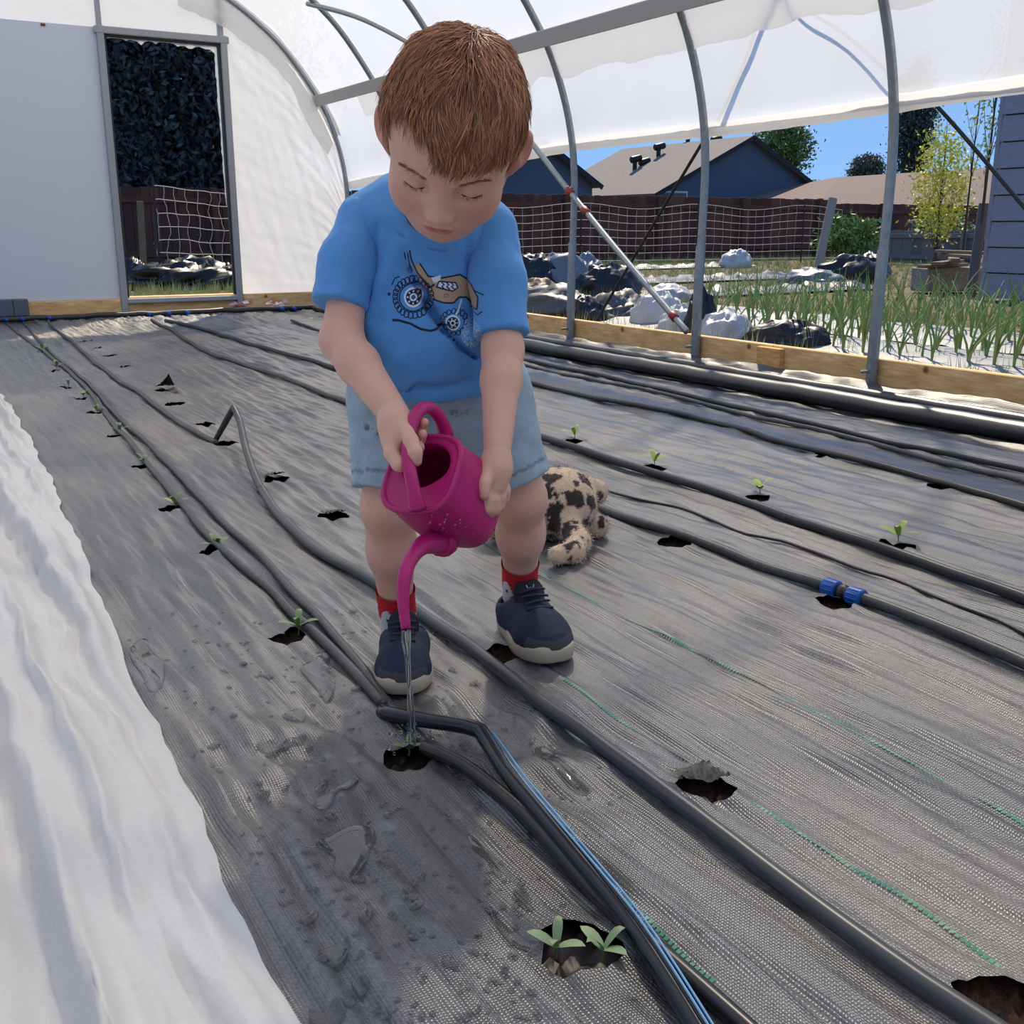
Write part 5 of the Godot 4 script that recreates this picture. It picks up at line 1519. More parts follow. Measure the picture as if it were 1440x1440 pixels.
# --- print on the shirt, drawn on a flat plan of the chest ---
var chest: Transform3D
const PRINT := 0.36   # metres across the plan
func chest_uv(p: Vector3) -> Vector2:
	var q := chest.affine_inverse() * p
	return Vector2(0.5 + q.x / PRINT, 0.5 - q.y / PRINT)
func shirt_print() -> ImageTexture:
	var s := 1024
	var im := Image.create(s, s, false, Image.FORMAT_RGB8)
	var blue := Color(0.34, 0.60, 0.84)
	im.fill(blue)
	var r := RandomNumberGenerator.new(); r.seed = 3
	for y in s:
		for x in s:
			im.set_pixel(x, y, blue * (1.0 + 0.05 * r.randf_range(-1, 1)))
	var ink := Color(0.07, 0.12, 0.24); var tan := Color(0.70, 0.60, 0.50); var pale := Color(0.85, 0.90, 0.95)
	# photograph pixels to the plan
	var pl := Plane(chest.basis.z, chest.origin)
	var at := func(x: float, y: float) -> Vector2:
		var h = pl.intersects_ray(EYE, ray(x, y).normalized())
		return chest_uv(h) * s if h != null else Vector2.ZERO
	var poly := func(pts: Array, c: Color) -> void:
		var q := PackedVector2Array()
		for p in pts: q.append(at.call(p[0], p[1]))
		var lo := q[0]; var hi := q[0]
		for p in q: lo = lo.min(p); hi = hi.max(p)
		for y in range(maxi(0, int(lo.y)), mini(s - 1, int(hi.y) + 1)):
			for x in range(maxi(0, int(lo.x)), mini(s - 1, int(hi.x) + 1)):
				if Geometry2D.is_point_in_polygon(Vector2(x, y), q): im.set_pixel(x, y, c)
	var line := func(pts: Array, w: float, c: Color) -> void:
		w *= 1.35
		for k in pts.size() - 1:
			var a: Vector2 = at.call(pts[k][0], pts[k][1]); var e: Vector2 = at.call(pts[k + 1][0], pts[k + 1][1])
			var n := int(a.distance_to(e)) + 1
			for t in n + 1:
				var m := a.lerp(e, float(t) / n)
				for yy in range(int(m.y - w), int(m.y + w) + 1):
					for xx in range(int(m.x - w), int(m.x + w) + 1):
						if xx >= 0 and yy >= 0 and xx < s and yy < s and Vector2(xx, yy).distance_to(m) <= w: im.set_pixel(xx, yy, c)
	var ring := func(cx: float, cy: float, rx: float, ry: float, n := 24) -> Array:
		var l := []
		for k in n + 1: l.append([cx + rx * cos(TAU * k / n), cy + ry * sin(TAU * k / n)])
		return l
	# body of the truck
	poly.call([[577, 372], [590, 372], [602, 388], [622, 392], [646, 390], [662, 401], [672, 416], [671, 430], [664, 432], [655, 421], [645, 420], [638, 426], [624, 424], [610, 420], [600, 405], [586, 392]], tan)
	line.call([[575, 355], [577, 366], [586, 385], [600, 398], [604, 420]], 2.5, ink)
	line.call([[590, 372], [602, 388], [622, 392], [646, 389], [662, 401], [672, 416], [671, 431], [664, 432], [655, 421], [645, 420], [638, 426], [624, 424], [608, 419]], 2.2, ink)
	poly.call([[606, 390], [620, 388], [618, 396], [610, 397]], pale)
	poly.call([[617, 396], [640, 400], [643, 407], [636, 411], [614, 403]], pale)
	line.call([[617, 396], [640, 400], [643, 407], [636, 411], [614, 403], [617, 396]], 1.8, ink)
	for k in 3: line.call([[621 + k * 6.5, 398 + k], [624 + k * 6.5, 401 + k], [621 + k * 6.5, 403 + k], [625 + k * 6.5, 407 + k * 0.7]], 1.4, ink)
	line.call(ring.call(627.0, 415.0, 3.0, 2.0, 12), 1.2, Color(0.5, 0.42, 0.34))
	# big tyre with its lugs
	for k in 26:
		var a := TAU * k / 26
		line.call(ring.call(581 + 26 * cos(a), 418 + 24 * sin(a), 3.6, 4.4, 10), 1.5, ink)
	line.call(ring.call(581.0, 418.0, 20.0, 18.5), 1.8, ink)
	poly.call(ring.call(581.0, 418.0, 13.5, 13.5), pale)
	poly.call(ring.call(581.0, 418.0, 10.5, 10.5), ink)
	for k in 8: poly.call(ring.call(581 + 8.0 * cos(TAU * k / 8), 418 + 8.0 * sin(TAU * k / 8), 1.4, 1.4, 8), pale)
	poly.call(ring.call(581.0, 418.0, 5.4, 5.4), pale); poly.call(ring.call(581.0, 418.0, 3.0, 3.0), Color(0.25, 0.35, 0.5))
	# small wheel behind the fold
	for k in 16:
		var a := TAU * k / 16
		line.call(ring.call(638 + 17 * cos(a), 452 + 16 * sin(a), 2.8, 3.4, 10), 1.3, ink)
	poly.call(ring.call(637.0, 452.0, 10.5, 11.0), pale); poly.call(ring.call(637.0, 452.0, 8.0, 8.5), ink)
	for k in 7: poly.call(ring.call(637 + 6.0 * cos(TAU * k / 7), 452 + 6.0 * sin(TAU * k / 7), 1.1, 1.1, 8), pale)
	poly.call(ring.call(637.0, 452.0, 4.2, 4.4), pale); poly.call(ring.call(637.0, 452.0, 2.2, 2.4), ink)
	line.call([[648, 424], [645, 434], [642, 440]], 2.4, pale)
	# headlights, skids, ground line and dust
	line.call([[594, 394], [600, 400], [604, 404], [610, 400]], 2.6, ink)
	line.call([[567, 357], [569, 366]], 1.6, ink); line.call([[572, 358], [575, 378], [578, 384]], 1.6, ink)
	line.call([[550, 402], [554, 393], [560, 391]], 1.5, ink); line.call([[553, 449], [562, 449], [578, 453], [592, 460], [606, 463], [620, 460], [632, 454]], 3.2, ink)
	poly.call(ring.call(546.0, 415.0, 2.2, 2.2, 10), ink)
	line.call([[668, 408], [680, 411]], 1.6, ink); line.call([[660, 434], [672, 438], [678, 433]], 1.4, ink)
	for k in 500:
		var a := r.randf() * TAU; var d := sqrt(r.randf())
		poly.call(ring.call(664 + 15 * d * cos(a), 468 + 22 * d * sin(a), 0.9, 0.9, 6), pale.lerp(blue, r.randf_range(0.2, 0.8)))
	return ImageTexture.create_from_image(im)
func shirt(o: Node3D, off: Vector3, ell: Vector3, elr: Vector3) -> void:
	var s := Sdf.new(Vector3(0.40, 0.36, -1.72), Vector3(0.93, 0.80, -1.03), 0.0050)
	# trunk: two columns and a belly
	s.cap(P(556, 335, 1.455), P(552, 560, 1.57), 0.058, 0.072, 0.05)
	s.cap(P(642, 342, 1.45), P(644, 560, 1.57), 0.058, 0.072, 0.05)
	s.ell(P(598, 475, 1.49), Vector3(0.092, 0.10, 0.085), 0.05)
	s.cap(P(600, 350, 1.46), P(598, 520, 1.53), 0.068, 0.085, 0.05)
	s.cap(P(508, 306, 1.440), P(695, 317, 1.435), 0.029, 0.029, 0.035)
	s.cap(P(560, 285, 1.45), P(648, 292, 1.45), 0.036, 0.036, 0.03)
	s.cap(P(585, 305, 1.45), P(618, 310, 1.45), 0.048, 0.048, 0.03)
	var on := func(x: float, y: float, sink := 0.0) -> Vector3:
		var d := ray(x, y).normalized()
		return s.hit(EYE + d * 1.1, d, 0.7) + d * sink
	# folds: one long crease across the chest with the cloth rolled over it
	var fold := [[566, 345], [578, 372], [592, 400], [608, 430], [626, 458], [648, 482], [672, 500]]
	var fp := []; var bp := []; var bp2 := []
	for q in fold:
		fp.append(on.call(q[0] - 3, q[1] + 3, -0.001)); bp.append(on.call(q[0] - 13, q[1] + 9, 0.005)); bp2.append(on.call(q[0] + 11, q[1] - 8, 0.002))
	var other := []
	for q in [[[519, 450], [534, 490], [550, 535]], [[545, 470], [560, 505], [575, 540]], [[560, 350], [540, 395], [528, 430]], [[530, 320], [520, 370], [517, 420]], [[655, 330], [662, 370], [668, 420]], [[540, 541], [590, 547], [660, 538]]]:
		var l := []
		for t in q: l.append(on.call(t[0], t[1], 0.003))
		other.append(l)
	for k in 6:
		var w0: float = [0.003, 0.006, 0.009, 0.011, 0.011, 0.009, 0.005][k]; var w1: float = [0.003, 0.006, 0.009, 0.011, 0.011, 0.009, 0.005][k + 1]
		s.cap(bp2[k], bp2[k + 1], w0, w1, 0.012)
	for k in 6:
		var r0: float = [0.0015, 0.0035, 0.0055, 0.0065, 0.0065, 0.0055, 0.003][k]; var r1: float = [0.0015, 0.0035, 0.0055, 0.0065, 0.0065, 0.0055, 0.003][k + 1]
		for t in 4: s.cap(fp[k] + fwd * 0.007 * t, fp[k + 1] + fwd * 0.007 * t, r0 * (1.0 - 0.14 * t), r1 * (1.0 - 0.14 * t), 0.002, true)
	for k in 3:
		for t in 2: s.cap(other[k][t], other[k][t + 1], 0.005, 0.006, 0.018)
	for k in [3, 4, 5]:
		for t in 2: s.cap(other[k][t] - fwd * 0.002, other[k][t + 1] - fwd * 0.002, 0.003, 0.003, 0.012, true)
	var dn := (P(600, 560, 1.56) - P(600, 400, 1.48)).normalized()
	s.cut(dn, P(590, 560, 1.47))
	s.cap(P(608, 300, 1.40), P(632, 225, 1.31), 0.036, 0.05, 0.006, true)
	var wr := func(p: Vector3) -> float: return 0.0034 * nz.get_noise_3d(p.x * 13, p.y * 9, p.z * 13) + 0.0012 * nz.get_noise_3d(p.x * 40, p.y * 22, p.z * 40)
	s.push(wr, 0.02)
	var rib := []
	for q in [[540, 292], [551, 316], [570, 335], [595, 347], [625, 352], [655, 347], [680, 333], [694, 315]]: rib.append(on.call(q[0], q[1], 0.0006))
	var ro := obj("neck_rib", tube_mesh(smooth_path(rib, 0.006), 0.0019, 8), mat("shirt_rib", Color(0.31, 0.56, 0.80), 0.85), o)
	ro.position = off
	var b := Bag.new()
	s.mesh(b)
	# sleeves
	for q in [[P(506, 308, 1.432), P(477, 431, 1.408), 0.030, 0.0365], [P(695, 318, 1.425), P(705, 472, 1.402), 0.030, 0.0355]]:
		var a: Vector3 = q[0]; var e: Vector3 = q[1]
		var d := (e - a).normalized()
		var pad := Vector3(0.07, 0.07, 0.07)
		var t := Sdf.new(a.min(e) - pad, a.max(e) + pad, 0.0046)
		t.cap(a, a.lerp(e, 0.5), q[2], q[3], 0.02)
		t.cap(a.lerp(e, 0.5), e + d * 0.05, q[3], q[3] + 0.002, 0.02)
		# stitched hem and slack folds
		t.push(func(p: Vector3) -> float:
			var along := d.dot(p - e)
			return 0.003 * nz.get_noise_3d(p.x * 16, p.y * 16, p.z * 16) + 0.0015 * nz.get_noise_3d(p.x * 45, p.y * 20, p.z * 45), 0.02)
		t.cut(d, e)
		t.mesh(b)
	chest = Transform3D(Basis(rgt, (upv * 0.92 + fwd * -0.38).normalized(), (-fwd * 0.92 - upv * 0.38).normalized()).orthonormalized(), P(598, 420, 1.395))
	b.uv = PackedVector2Array()
	var away := chest.basis.z
	for p in b.v:
		var u := chest_uv(p)
		# the print lies on the front only
		if (p - chest.origin).dot(away) < -0.055: u = Vector2(0.02, 0.02)
		b.uv.append(u)
	var tex := shirt_print()
	var m := mat("shirt_cloth", Color.WHITE, 0.85, {"albedo_texture": tex, "rim_enabled": true, "rim": 0.35, "rim_tint": 0.6, "texture_repeat": false})
	var sh := obj("t_shirt", mesh_of(b), m, o)
	sh.position = off
	sh.set_meta("label", "blue T-shirt with a printed monster truck")

func shorts(o: Node3D, off: Vector3, kl: Vector3, kr: Vector3) -> void:
	var s := Sdf.new(Vector3(0.42, 0.24, -1.80), Vector3(0.96, 0.52, -1.10), 0.0052)
	var hl := P(560, 565, 1.585); var hr := P(676, 562, 1.60)
	var el := P(546, 690, 1.575); var er := P(727, 678, 1.625)
	s.cap(hl, el + (el - hl) * 0.3, 0.074, 0.0475, 0.03)
	s.cap(hr, er + (er - hr) * 0.3, 0.076, 0.0475, 0.03)
	s.cap(P(580, 545, 1.58), P(655, 545, 1.58), 0.083, 0.083, 0.04)
	s.cap(P(598, 640, 1.53), P(622, 560, 1.50), 0.004, 0.006, 0.02, true)
	s.cap(P(520, 600, 1.53), P(560, 622, 1.515), 0.003, 0.003, 0.014, true)
	s.cap(P(720, 590, 1.53), P(752, 640, 1.56), 0.003, 0.004, 0.014, true)
	var bx := Vector3(0.09, 0.09, 0.09)
	s.cut((el - hl).normalized(), el, el - bx, el + bx)
	s.cut((er - hr).normalized(), er, er - bx, er + bx)
	s.push(func(p: Vector3) -> float: return 0.0035 * nz.get_noise_3d(p.x * 16, p.y * 12, p.z * 16) + 0.0012 * nz.get_noise_3d(p.x * 50, p.y * 50, p.z * 50), 0.02)
	var b := Bag.new()
	var dl := (el - hl).normalized(); var dr := (er - hr).normalized()
	s.mesh(b, func(p: Vector3) -> Color:
		var c := Color(0.43, 0.55, 0.63) * (0.92 + 0.22 * nz.get_noise_3d(p.x * 22, p.y * 22, p.z * 22) + 0.12 * nz.get_noise_3d(p.x * 120, p.y * 120, p.z * 120))
		# stitched hem line
		for q in [[dl, el], [dr, er]]:
			var d: float = q[0].dot(p - q[1])
			if d > -0.024 and d < -0.0195 and p.distance_to(q[1]) < 0.075: c = c * 0.55
		# water and soil marks on the front
		for t in [[655, 572, 1.52, 0.009], [668, 566, 1.52, 0.006], [640, 578, 1.515, 0.005], [742, 580, 1.55, 0.004]]:
			if p.distance_to(P(t[0], t[1], t[2])) < t[3] * 1.6 + 0.004 * nz.get_noise_3d(p.x * 150, p.y * 150, p.z * 150): c = c.lerp(Color(0.10, 0.13, 0.17), 0.6)
		c.a = 1.0
		return c)
	var sh := obj("shorts", mesh_of(b, true), mat("denim", Color.WHITE, 0.9, {"vertex_color_use_as_albedo": true, "albedo_texture": cloth_tex(5, Color(0.82, 0.82, 0.82), Color(1.1, 1.1, 1.1)), "uv1_triplanar": true, "uv1_scale": Vector3(14, 14, 14)}), o)
	sh.position = off
	sh.set_meta("label", "light blue denim shorts with turned hems")

func sock(o: Node3D, off: Vector3, ankle: Vector3, knee: Vector3, which: int) -> void:
	# knitted tube: red above, white below, with a little whiskered face
	var b := Bag.new()
	var up := (knee - ankle).normalized()
	var face := (EYE - ankle); face = (face - up * face.dot(up)).normalized()
	if which == 1: face = (face - rgt * 0.35).normalized()
	else: face = (face - rgt * 0.10).normalized()
	var side := up.cross(face)
	var n := 72; var rows := 44
	var len := 0.082 if which == 0 else 0.100
	var split := 0.40
	for j in rows + 1:
		var t := float(j) / rows
		var h := lerpf(0.050 if which == 0 else 0.062, -0.042, t)
		var r := lerpf(0.0302, 0.0288, t) + 0.0004 * sin(t * 160.0) + (0.0012 if t < 0.05 else 0.0)
		for i in n:
			var a := TAU * i / n - PI
			var p := ankle + up * h + (face * cos(a) + side * sin(a)) * (r + 0.0007 * nz.get_noise_2d(a * 5, t * 12))
			b.v.append(p)
			# the edge between red and white dips at the nose and rises over the eyes
			var u := a / 1.15
			var edge := split + 0.12 * (1.0 - smoothstep(0.0, 0.22, absf(u))) - 0.14 * exp(-pow((absf(u) - 0.45) / 0.26, 2)) + (0.14 if absf(u) > 0.95 else 0.14 * smoothstep(0.7, 0.95, absf(u)))
			var c := Color(0.58, 0.018, 0.022) if t < edge else Color(0.66, 0.65, 0.63)
			if Vector2((absf(u) - 0.42) * 0.033, (t - split - 0.07) * 0.09).length() < 0.0034: c = Color(0.02, 0.02, 0.02)
			var nose := Vector2(u * 0.033, (t - split - 0.15) * 0.09)
			if nose.length() < 0.003 or (absf(nose.length() - 0.0042) < 0.0011 and nose.y > 0.0 and absf(absf(nose.x) - 0.004) < 0.004): c = Color(0.03, 0.03, 0.03)
			b.c.append(c)
	for j in rows:
		for i in n:
			var k := j * n + i; var k2 := j * n + (i + 1) % n
			b.i.append_array([k, k2, k + n, k2, k2 + n, k + n])
	var w := obj("sock", mesh_of(b, true), mat("sock_knit", Color.WHITE, 0.9, {"vertex_color_use_as_albedo": true, "cull_mode": BaseMaterial3D.CULL_DISABLED}), o)
	w.position = off
	w.set_meta("label", "red and white sock with a small animal face")

var shoe_parts := {}
func make_shoe_meshes() -> void:
	# local axes: z to the toe, y up, heel at the origin; 0.175 long
	var b := Bag.new()
	var s := Sdf.new(Vector3(-0.06, -0.01, -0.03), Vector3(0.06, 0.115, 0.21), 0.0032)
	s.ell(Vector3(0, 0.022, 0.132), Vector3(0.0375, 0.030, 0.050), 0.01)
	s.cap(Vector3(0, 0.026, 0.05), Vector3(0, 0.026, 0.120), 0.036, 0.034, 0.015)
	s.ell(Vector3(0, 0.032, 0.030), Vector3(0.034, 0.030, 0.040), 0.012)
	s.cap(Vector3(0, 0.040, 0.065), Vector3(0, 0.034, 0.110), 0.026, 0.024, 0.015)
	s.cut(Vector3(0, -1, 0), Vector3(0, 0.016, 0))
	s.cap(Vector3(0, 0.040, 0.030), Vector3(0, 0.12, 0.024), 0.0270, 0.036, 0.006, true)
	s.push(func(p: Vector3) -> float: return 0.0006 * sin(p.z * 900.0) * sin(p.x * 900.0) * smoothstep(0.10, 0.12, p.z) + 0.0008 * nz.get_noise_3d(p.x * 60, p.y * 60, p.z * 60), 0.02)
	s.mesh(b, func(p: Vector3) -> Color:
		var c := Color(0.011, 0.018, 0.046) * (1.0 + 0.25 * nz.get_noise_3d(p.x * 200, p.y * 200, p.z * 200))
		if p.z > 0.160 - 0.25 * absf(p.x) and p.y < 0.036: c = Color(0.05, 0.048, 0.058)
		c.a = 1.0
		return c)
	shoe_parts.upper = mesh_of(b, true)
	# sole: an outline swept up with a bulging side
	b = Bag.new()
	var ring := []
	for k in 60:
		var a := TAU * k / 60
		var z := 0.082 - 0.098 * cos(a)
		var w := 0.0345 + 0.0075 * smoothstep(0.05, 0.14, z) - 0.002 * smoothstep(0.0, 0.09, z) * smoothstep(0.12, 0.06, z)
		var sy := signf(sin(a)) * pow(absf(sin(a)), 0.62)
		ring.append(Vector3(sy * w, 0, z))
	var prof2 := [[0.90, 0.0, 0.0], [1.0, 0.003, 0.0], [1.045, 0.011, 0.0], [1.04, 0.018, 0.0], [1.0, 0.021, 0.0], [0.93, 0.023, 0.0]]
	for q in prof2:
		for k in 60:
			var p: Vector3 = ring[k]
			var lift := 0.005 * smoothstep(0.13, 0.18, p.z) + 0.005 * smoothstep(0.03, -0.015, p.z)
			var wave: float = 0.0012 * sin(k * 0.84) * (1.0 if q[1] > 0.02 else 0.0)
			b.v.append(Vector3(p.x * q[0], q[1] + lift * (0.6 if q[1] < 0.01 else 1.0) + wave, 0.082 + (p.z - 0.082) * (1.0 + (q[0] - 1.0) * 0.5))); b.c.append(Color.WHITE)
	for j in prof2.size() - 1:
		for k in 60:
			var a := j * 60 + k; var c := j * 60 + (k + 1) % 60
			b.i.append_array([a, a + 60, c, c, a + 60, c + 60])
	for e in [0, prof2.size() - 1]:
		var c := b.v.size()
		b.v.append(Vector3(0, prof2[e][1] + 0.002, 0.082)); b.c.append(Color.WHITE)
		for k in 60:
			if e == 0: b.i.append_array([c, e * 60 + k, e * 60 + (k + 1) % 60])
			else: b.i.append_array([c, e * 60 + (k + 1) % 60, e * 60 + k])
	shoe_parts.sole = mesh_of(b)
	# tongue
	b = Bag.new()
	s = Sdf.new(Vector3(-0.04, 0.04, 0.02), Vector3(0.04, 0.14, 0.12), 0.003)
	s.ell(Vector3(0, 0.070, 0.068), Vector3(0.022, 0.022, 0.0075), 0.004, Basis(Vector3.RIGHT, -0.45))
	s.cap(Vector3(0, 0.060, 0.072), Vector3(0, 0.048, 0.098), 0.018, 0.016, 0.01)
	s.mesh(b)
	shoe_parts.tongue = mesh_of(b)
	# elastic laces
	b = Bag.new()
	for k in 5:
		var z := 0.083 + k * 0.0105
		var pts := []
		for t in 9:
			var x := lerpf(-0.018, 0.018, t / 8.0)
			pts.append(Vector3(x, 0.077 - k * 0.0054 + 0.004 * cos(x * 60) - 0.002, z + (0.003 if k % 2 else -0.003) * x / 0.022))
		b.tube(pts, 0.0028, 6, true, Color.WHITE, 0.6)
	shoe_parts.laces = mesh_of(b)
	# mark on the tongue: two interlocked curves
	b = Bag.new()
	for sgn in [-1.0, 1.0]:
		var pts := []
		for k in 11:
			var a := PI * k / 10.0
			pts.append(Vector3(0.0052 * cos(a), sgn * (0.0052 - 0.0062 * sin(a)), 0))
		b.tube(pts, 0.0008, 5)
	shoe_parts.mark = mesh_of(b)
func shoe(o: Node3D, off: Vector3, toe: Vector3, heel: Vector3, label: String, which: int) -> void:
	if shoe_parts.is_empty(): make_shoe_meshes()
	var n := MeshInstance3D.new()
	var d := toe - heel; d.y = 0
	var k := d.length() / 0.172
	var navy := mat("shoe_knit", Color.WHITE, 0.8, {"vertex_color_use_as_albedo": true})
	n.name = "shoe"
	n.mesh = shoe_parts.upper; n.material_override = navy
	n.set_meta("label", label)
	o.add_child(n, true)
	n.position = heel + off + Vector3(0, floor_h((heel.x + toe.x) / 2, (heel.z + toe.z) / 2) + 0.004, 0)
	n.rotation.y = atan2(d.x, d.z)
	n.scale = Vector3(k * 1.12, k * 1.08, k)
	obj("sole", shoe_parts.sole, mat("shoe_sole", Color(0.72, 0.67, 0.58), 0.7), n)
	obj("tongue", shoe_parts.tongue, mat("shoe_tongue", Color(0.07, 0.09, 0.15), 0.85), n)
	obj("laces", shoe_parts.laces, mat("shoe_laces", Color(0.10, 0.13, 0.23), 0.8), n)
	var mk := obj("tongue_mark", shoe_parts.mark, mat("mark_white", Color(0.72, 0.74, 0.78), 0.6), n, Vector3(0, 0.078, 0.0755))
	mk.rotation.x = -0.45

# ---------- watering can and its stream ----------
func watering_can() -> void:
	var top := P(590, 663, 1.300)
	var c := -fwd
	var ax := (rgt * -0.45 + upv * 0.40 + c * 0.80).normalized()     # bottom to top
	var sp := rgt * -0.25 + upv * -0.90 + c * 0.31
	sp = (sp - ax * sp.dot(ax)).normalized()                        # towards the spout
	var sd := ax.cross(sp).normalized()
	var bs := Basis(sd, ax, sp)
	var base := top - ax * 0.125
	var o := thing("watering_can", "bright pink plastic watering can tipped to pour, held by the child", "watering can", base)
	var pink := mat("pink_plastic", Color(0.72, 0.11, 0.42), 0.38, {"metallic_specular": 0.45})
	var L := 0.125
	# rounded-square outline
	var sq := func(a: float, w: float, pw: float) -> Vector2:
		return Vector2(signf(cos(a)) * pow(absf(cos(a)), pw), signf(sin(a)) * pow(absf(sin(a)), pw)) * w
	var n := 56
	# outside wall, shoulder rim, sloping lid, opening edge and the inside
	var prof := [[0.030, 0.0, 0.8], [0.046, 0.002, 0.62], [0.0535, 0.010, 0.58], [0.0555, 0.03, 0.58], [0.0545, 0.07, 0.58], [0.0520, 0.108, 0.6], [0.0520, 0.113, 0.6], [0.0535, 0.115, 0.6], [0.0540, 0.119, 0.6], [0.0530, 0.1225, 0.6], [0.0505, 0.1235, 0.6], [0.0480, 0.1225, 0.6], [0.0470, 0.1200, 0.62], [0.0460, 0.1195, 0.64]]
	var v := PackedVector3Array(); var idx := PackedInt32Array()
	for q in prof:
		for k in n:
			var e: Vector2 = sq.call(TAU * k / n, q[0], q[2])
			v.append(bs * Vector3(e.x, q[1], e.y))
	# the opening sits towards the back; blend from the rim to it
	var open := [[0.35, 0.1195], [0.7, 0.1190], [0.93, 0.1180], [1.0, 0.1160], [1.0, 0.1120], [1.0, 0.1]]
	for q in open:
		for k in n:
			var a := TAU * k / n
			var e: Vector2 = sq.call(a, 0.046, 0.64)
			var hole := Vector2(0.0355 * cos(a), -0.012 + 0.030 * sin(a) - 0.008 * maxf(0.0, sin(a)) * absf(cos(a)))
			var m: Vector2 = e.lerp(hole, q[0])
			v.append(bs * Vector3(m.x, q[1], m.y))
	for q in [[0.049, 0.085, 0.6], [0.0525, 0.06, 0.58], [0.0525, 0.03, 0.58], [0.044, 0.006, 0.62]]:
		for k in n:
			var e: Vector2 = sq.call(TAU * k / n, q[0], q[2])
			v.append(bs * Vector3(e.x, q[1], e.y))
	var rings := v.size() / n
	for j in rings - 1:
		for k in n:
			var a: int = j * n + k; var b: int = j * n + (k + 1) % n
			idx.append_array([a, b, a + n, b, b + n, a + n])
	for e in [0, rings - 1]:
		var ctr := v.size(); v.append(bs * Vector3(0, 0.0 if e == 0 else 0.006, 0))
		for k in n:
			if e == 0: idx.append_array([ctr, e * n + (k + 1) % n, e * n + k])
			else: idx.append_array([ctr, e * n + k, e * n + (k + 1) % n])
	obj("body", am(v, idx), pink, o)
	# handle: an arch from the back of the rim over the opening to the front
	var hp := smooth_path([P(627, 612, 1.352), P(622, 594, 1.340), P(612, 579, 1.325), P(600, 573, 1.310), P(588, 579, 1.298), P(579, 597, 1.290), P(574, 620, 1.282), P(574, 645, 1.270), P(578, 670, 1.262), P(583, 695, 1.262), P(587, 716, 1.268)], 0.006)
	for k in hp.size(): hp[k] -= base
	var hr := []
	for k in hp.size():
		var t := float(k) / (hp.size() - 1)
		hr.append(0.0082 + 0.003 * smoothstep(0.85, 1.0, t) + 0.002 * smoothstep(0.12, 0.0, t))
	obj("handle", tube_mesh(hp, hr, 14), pink, o)
	# spout
	var pp := smooth_path([base + sp * 0.030 + ax * 0.032, base + sp * 0.052 + ax * 0.034, P(596, 766, 1.312), P(578, 786, 1.285), P(569, 812, 1.272), P(567, 845, 1.268), P(571, 884, 1.266)], 0.008)
	var pr := []
	for k in pp.size():
		pp[k] -= base
		var t := float(k) / (pp.size() - 1)
		pr.append(lerpf(0.0185, 0.0088, smoothstep(0.0, 0.6, t)) - 0.0028 * smoothstep(0.6, 1.0, t))
	var b := Bag.new(); b.tube(pp, pr, 18)
	obj("spout", mesh_of(b), pink, o)
	b = Bag.new()
	b.tube([pp[2], pp[3], pp[4]], [0.0205, 0.0215, 0.0195], 18)
	obj("spout_collar", mesh_of(b), pink, o)
	# beads of water on the plastic
	b = Bag.new()
	var r := RandomNumberGenerator.new(); r.seed = 12
	for k in 40:
		var a := PI / 2 + r.randf_range(-0.9, 0.9)
		var y := r.randf_range(0.03, 0.115)
		var e: Vector2 = sq.call(a, 0.0545 if y < 0.1 else 0.0525, 0.58)
		var p: Vector3 = bs * Vector3(e.x, y, e.y)
		var rr := r.randf_range(0.0008, 0.0016)
		b.tube([p - ax * rr, p, p + ax * rr], [rr * 0.4, rr, rr * 0.4], 6)
	var dr := obj("water_beads", mesh_of(b), mat("bead_water", Color(0.95, 0.97, 1.0, 0.1), 0.03, {"transparency": BaseMaterial3D.TRANSPARENCY_ALPHA}), o)
	dr.set_meta("kind", "stuff")
	# the stream: two twisting strands that meet, then the splash
	var st := thing("water_stream", "clear stream of water falling from the pink spout into the hole", "water", P(571, 886, 1.266))
	var wm := mat("stream_water", Color(0.96, 0.98, 1.0, 0.0), 0.02, {"refraction_enabled": true, "refraction_scale": 0.033})
	var land := G(580, 1052, 0.0)
	var tip := P(571, 884, 1.266)
	for sgn in [-1.0, 1.0]:
		var pts := []; var rad := []
		for k in 40:
			var t := k / 39.0
			var p := tip.lerp(land, t)
			p.y = tip.y - (tip.y - land.y) * lerpf(t, t * t, 0.25)
			p += rgt * sgn * (0.0026 * cos(t * 3.6) + 0.0004 * sin(t * 17)) + fwd * sgn * 0.002 * sin(t * 3.6)
			pts.append(p - st.position)
			rad.append(lerpf(0.0034, 0.0024, t) * (1.0 if sgn < 0 else 0.7) + 0.0003 * sin(t * 19 + sgn))
		obj("strand", tube_mesh(pts, rad, 10), wm, st)
	b = Bag.new()
	for k in 26:
		var a := r.randf() * TAU; var l := r.randf_range(0.005, 0.035)
		var p := land + Vector3(cos(a) * l, r.randf_range(0.002, 0.03), sin(a) * l) - st.position
		var rr := r.randf_range(0.0012, 0.0035)
		b.tube([p - Vector3(0, rr, 0), p - Vector3(0, rr * 0.5, 0), p + Vector3(0, rr * 0.5, 0), p + Vector3(0, rr, 0)], [rr * 0.2, rr * 0.9, rr * 0.9, rr * 0.2], 8)
	var spl := obj("splash", mesh_of(b), wm, st)
	spl.set_meta("kind", "stuff")

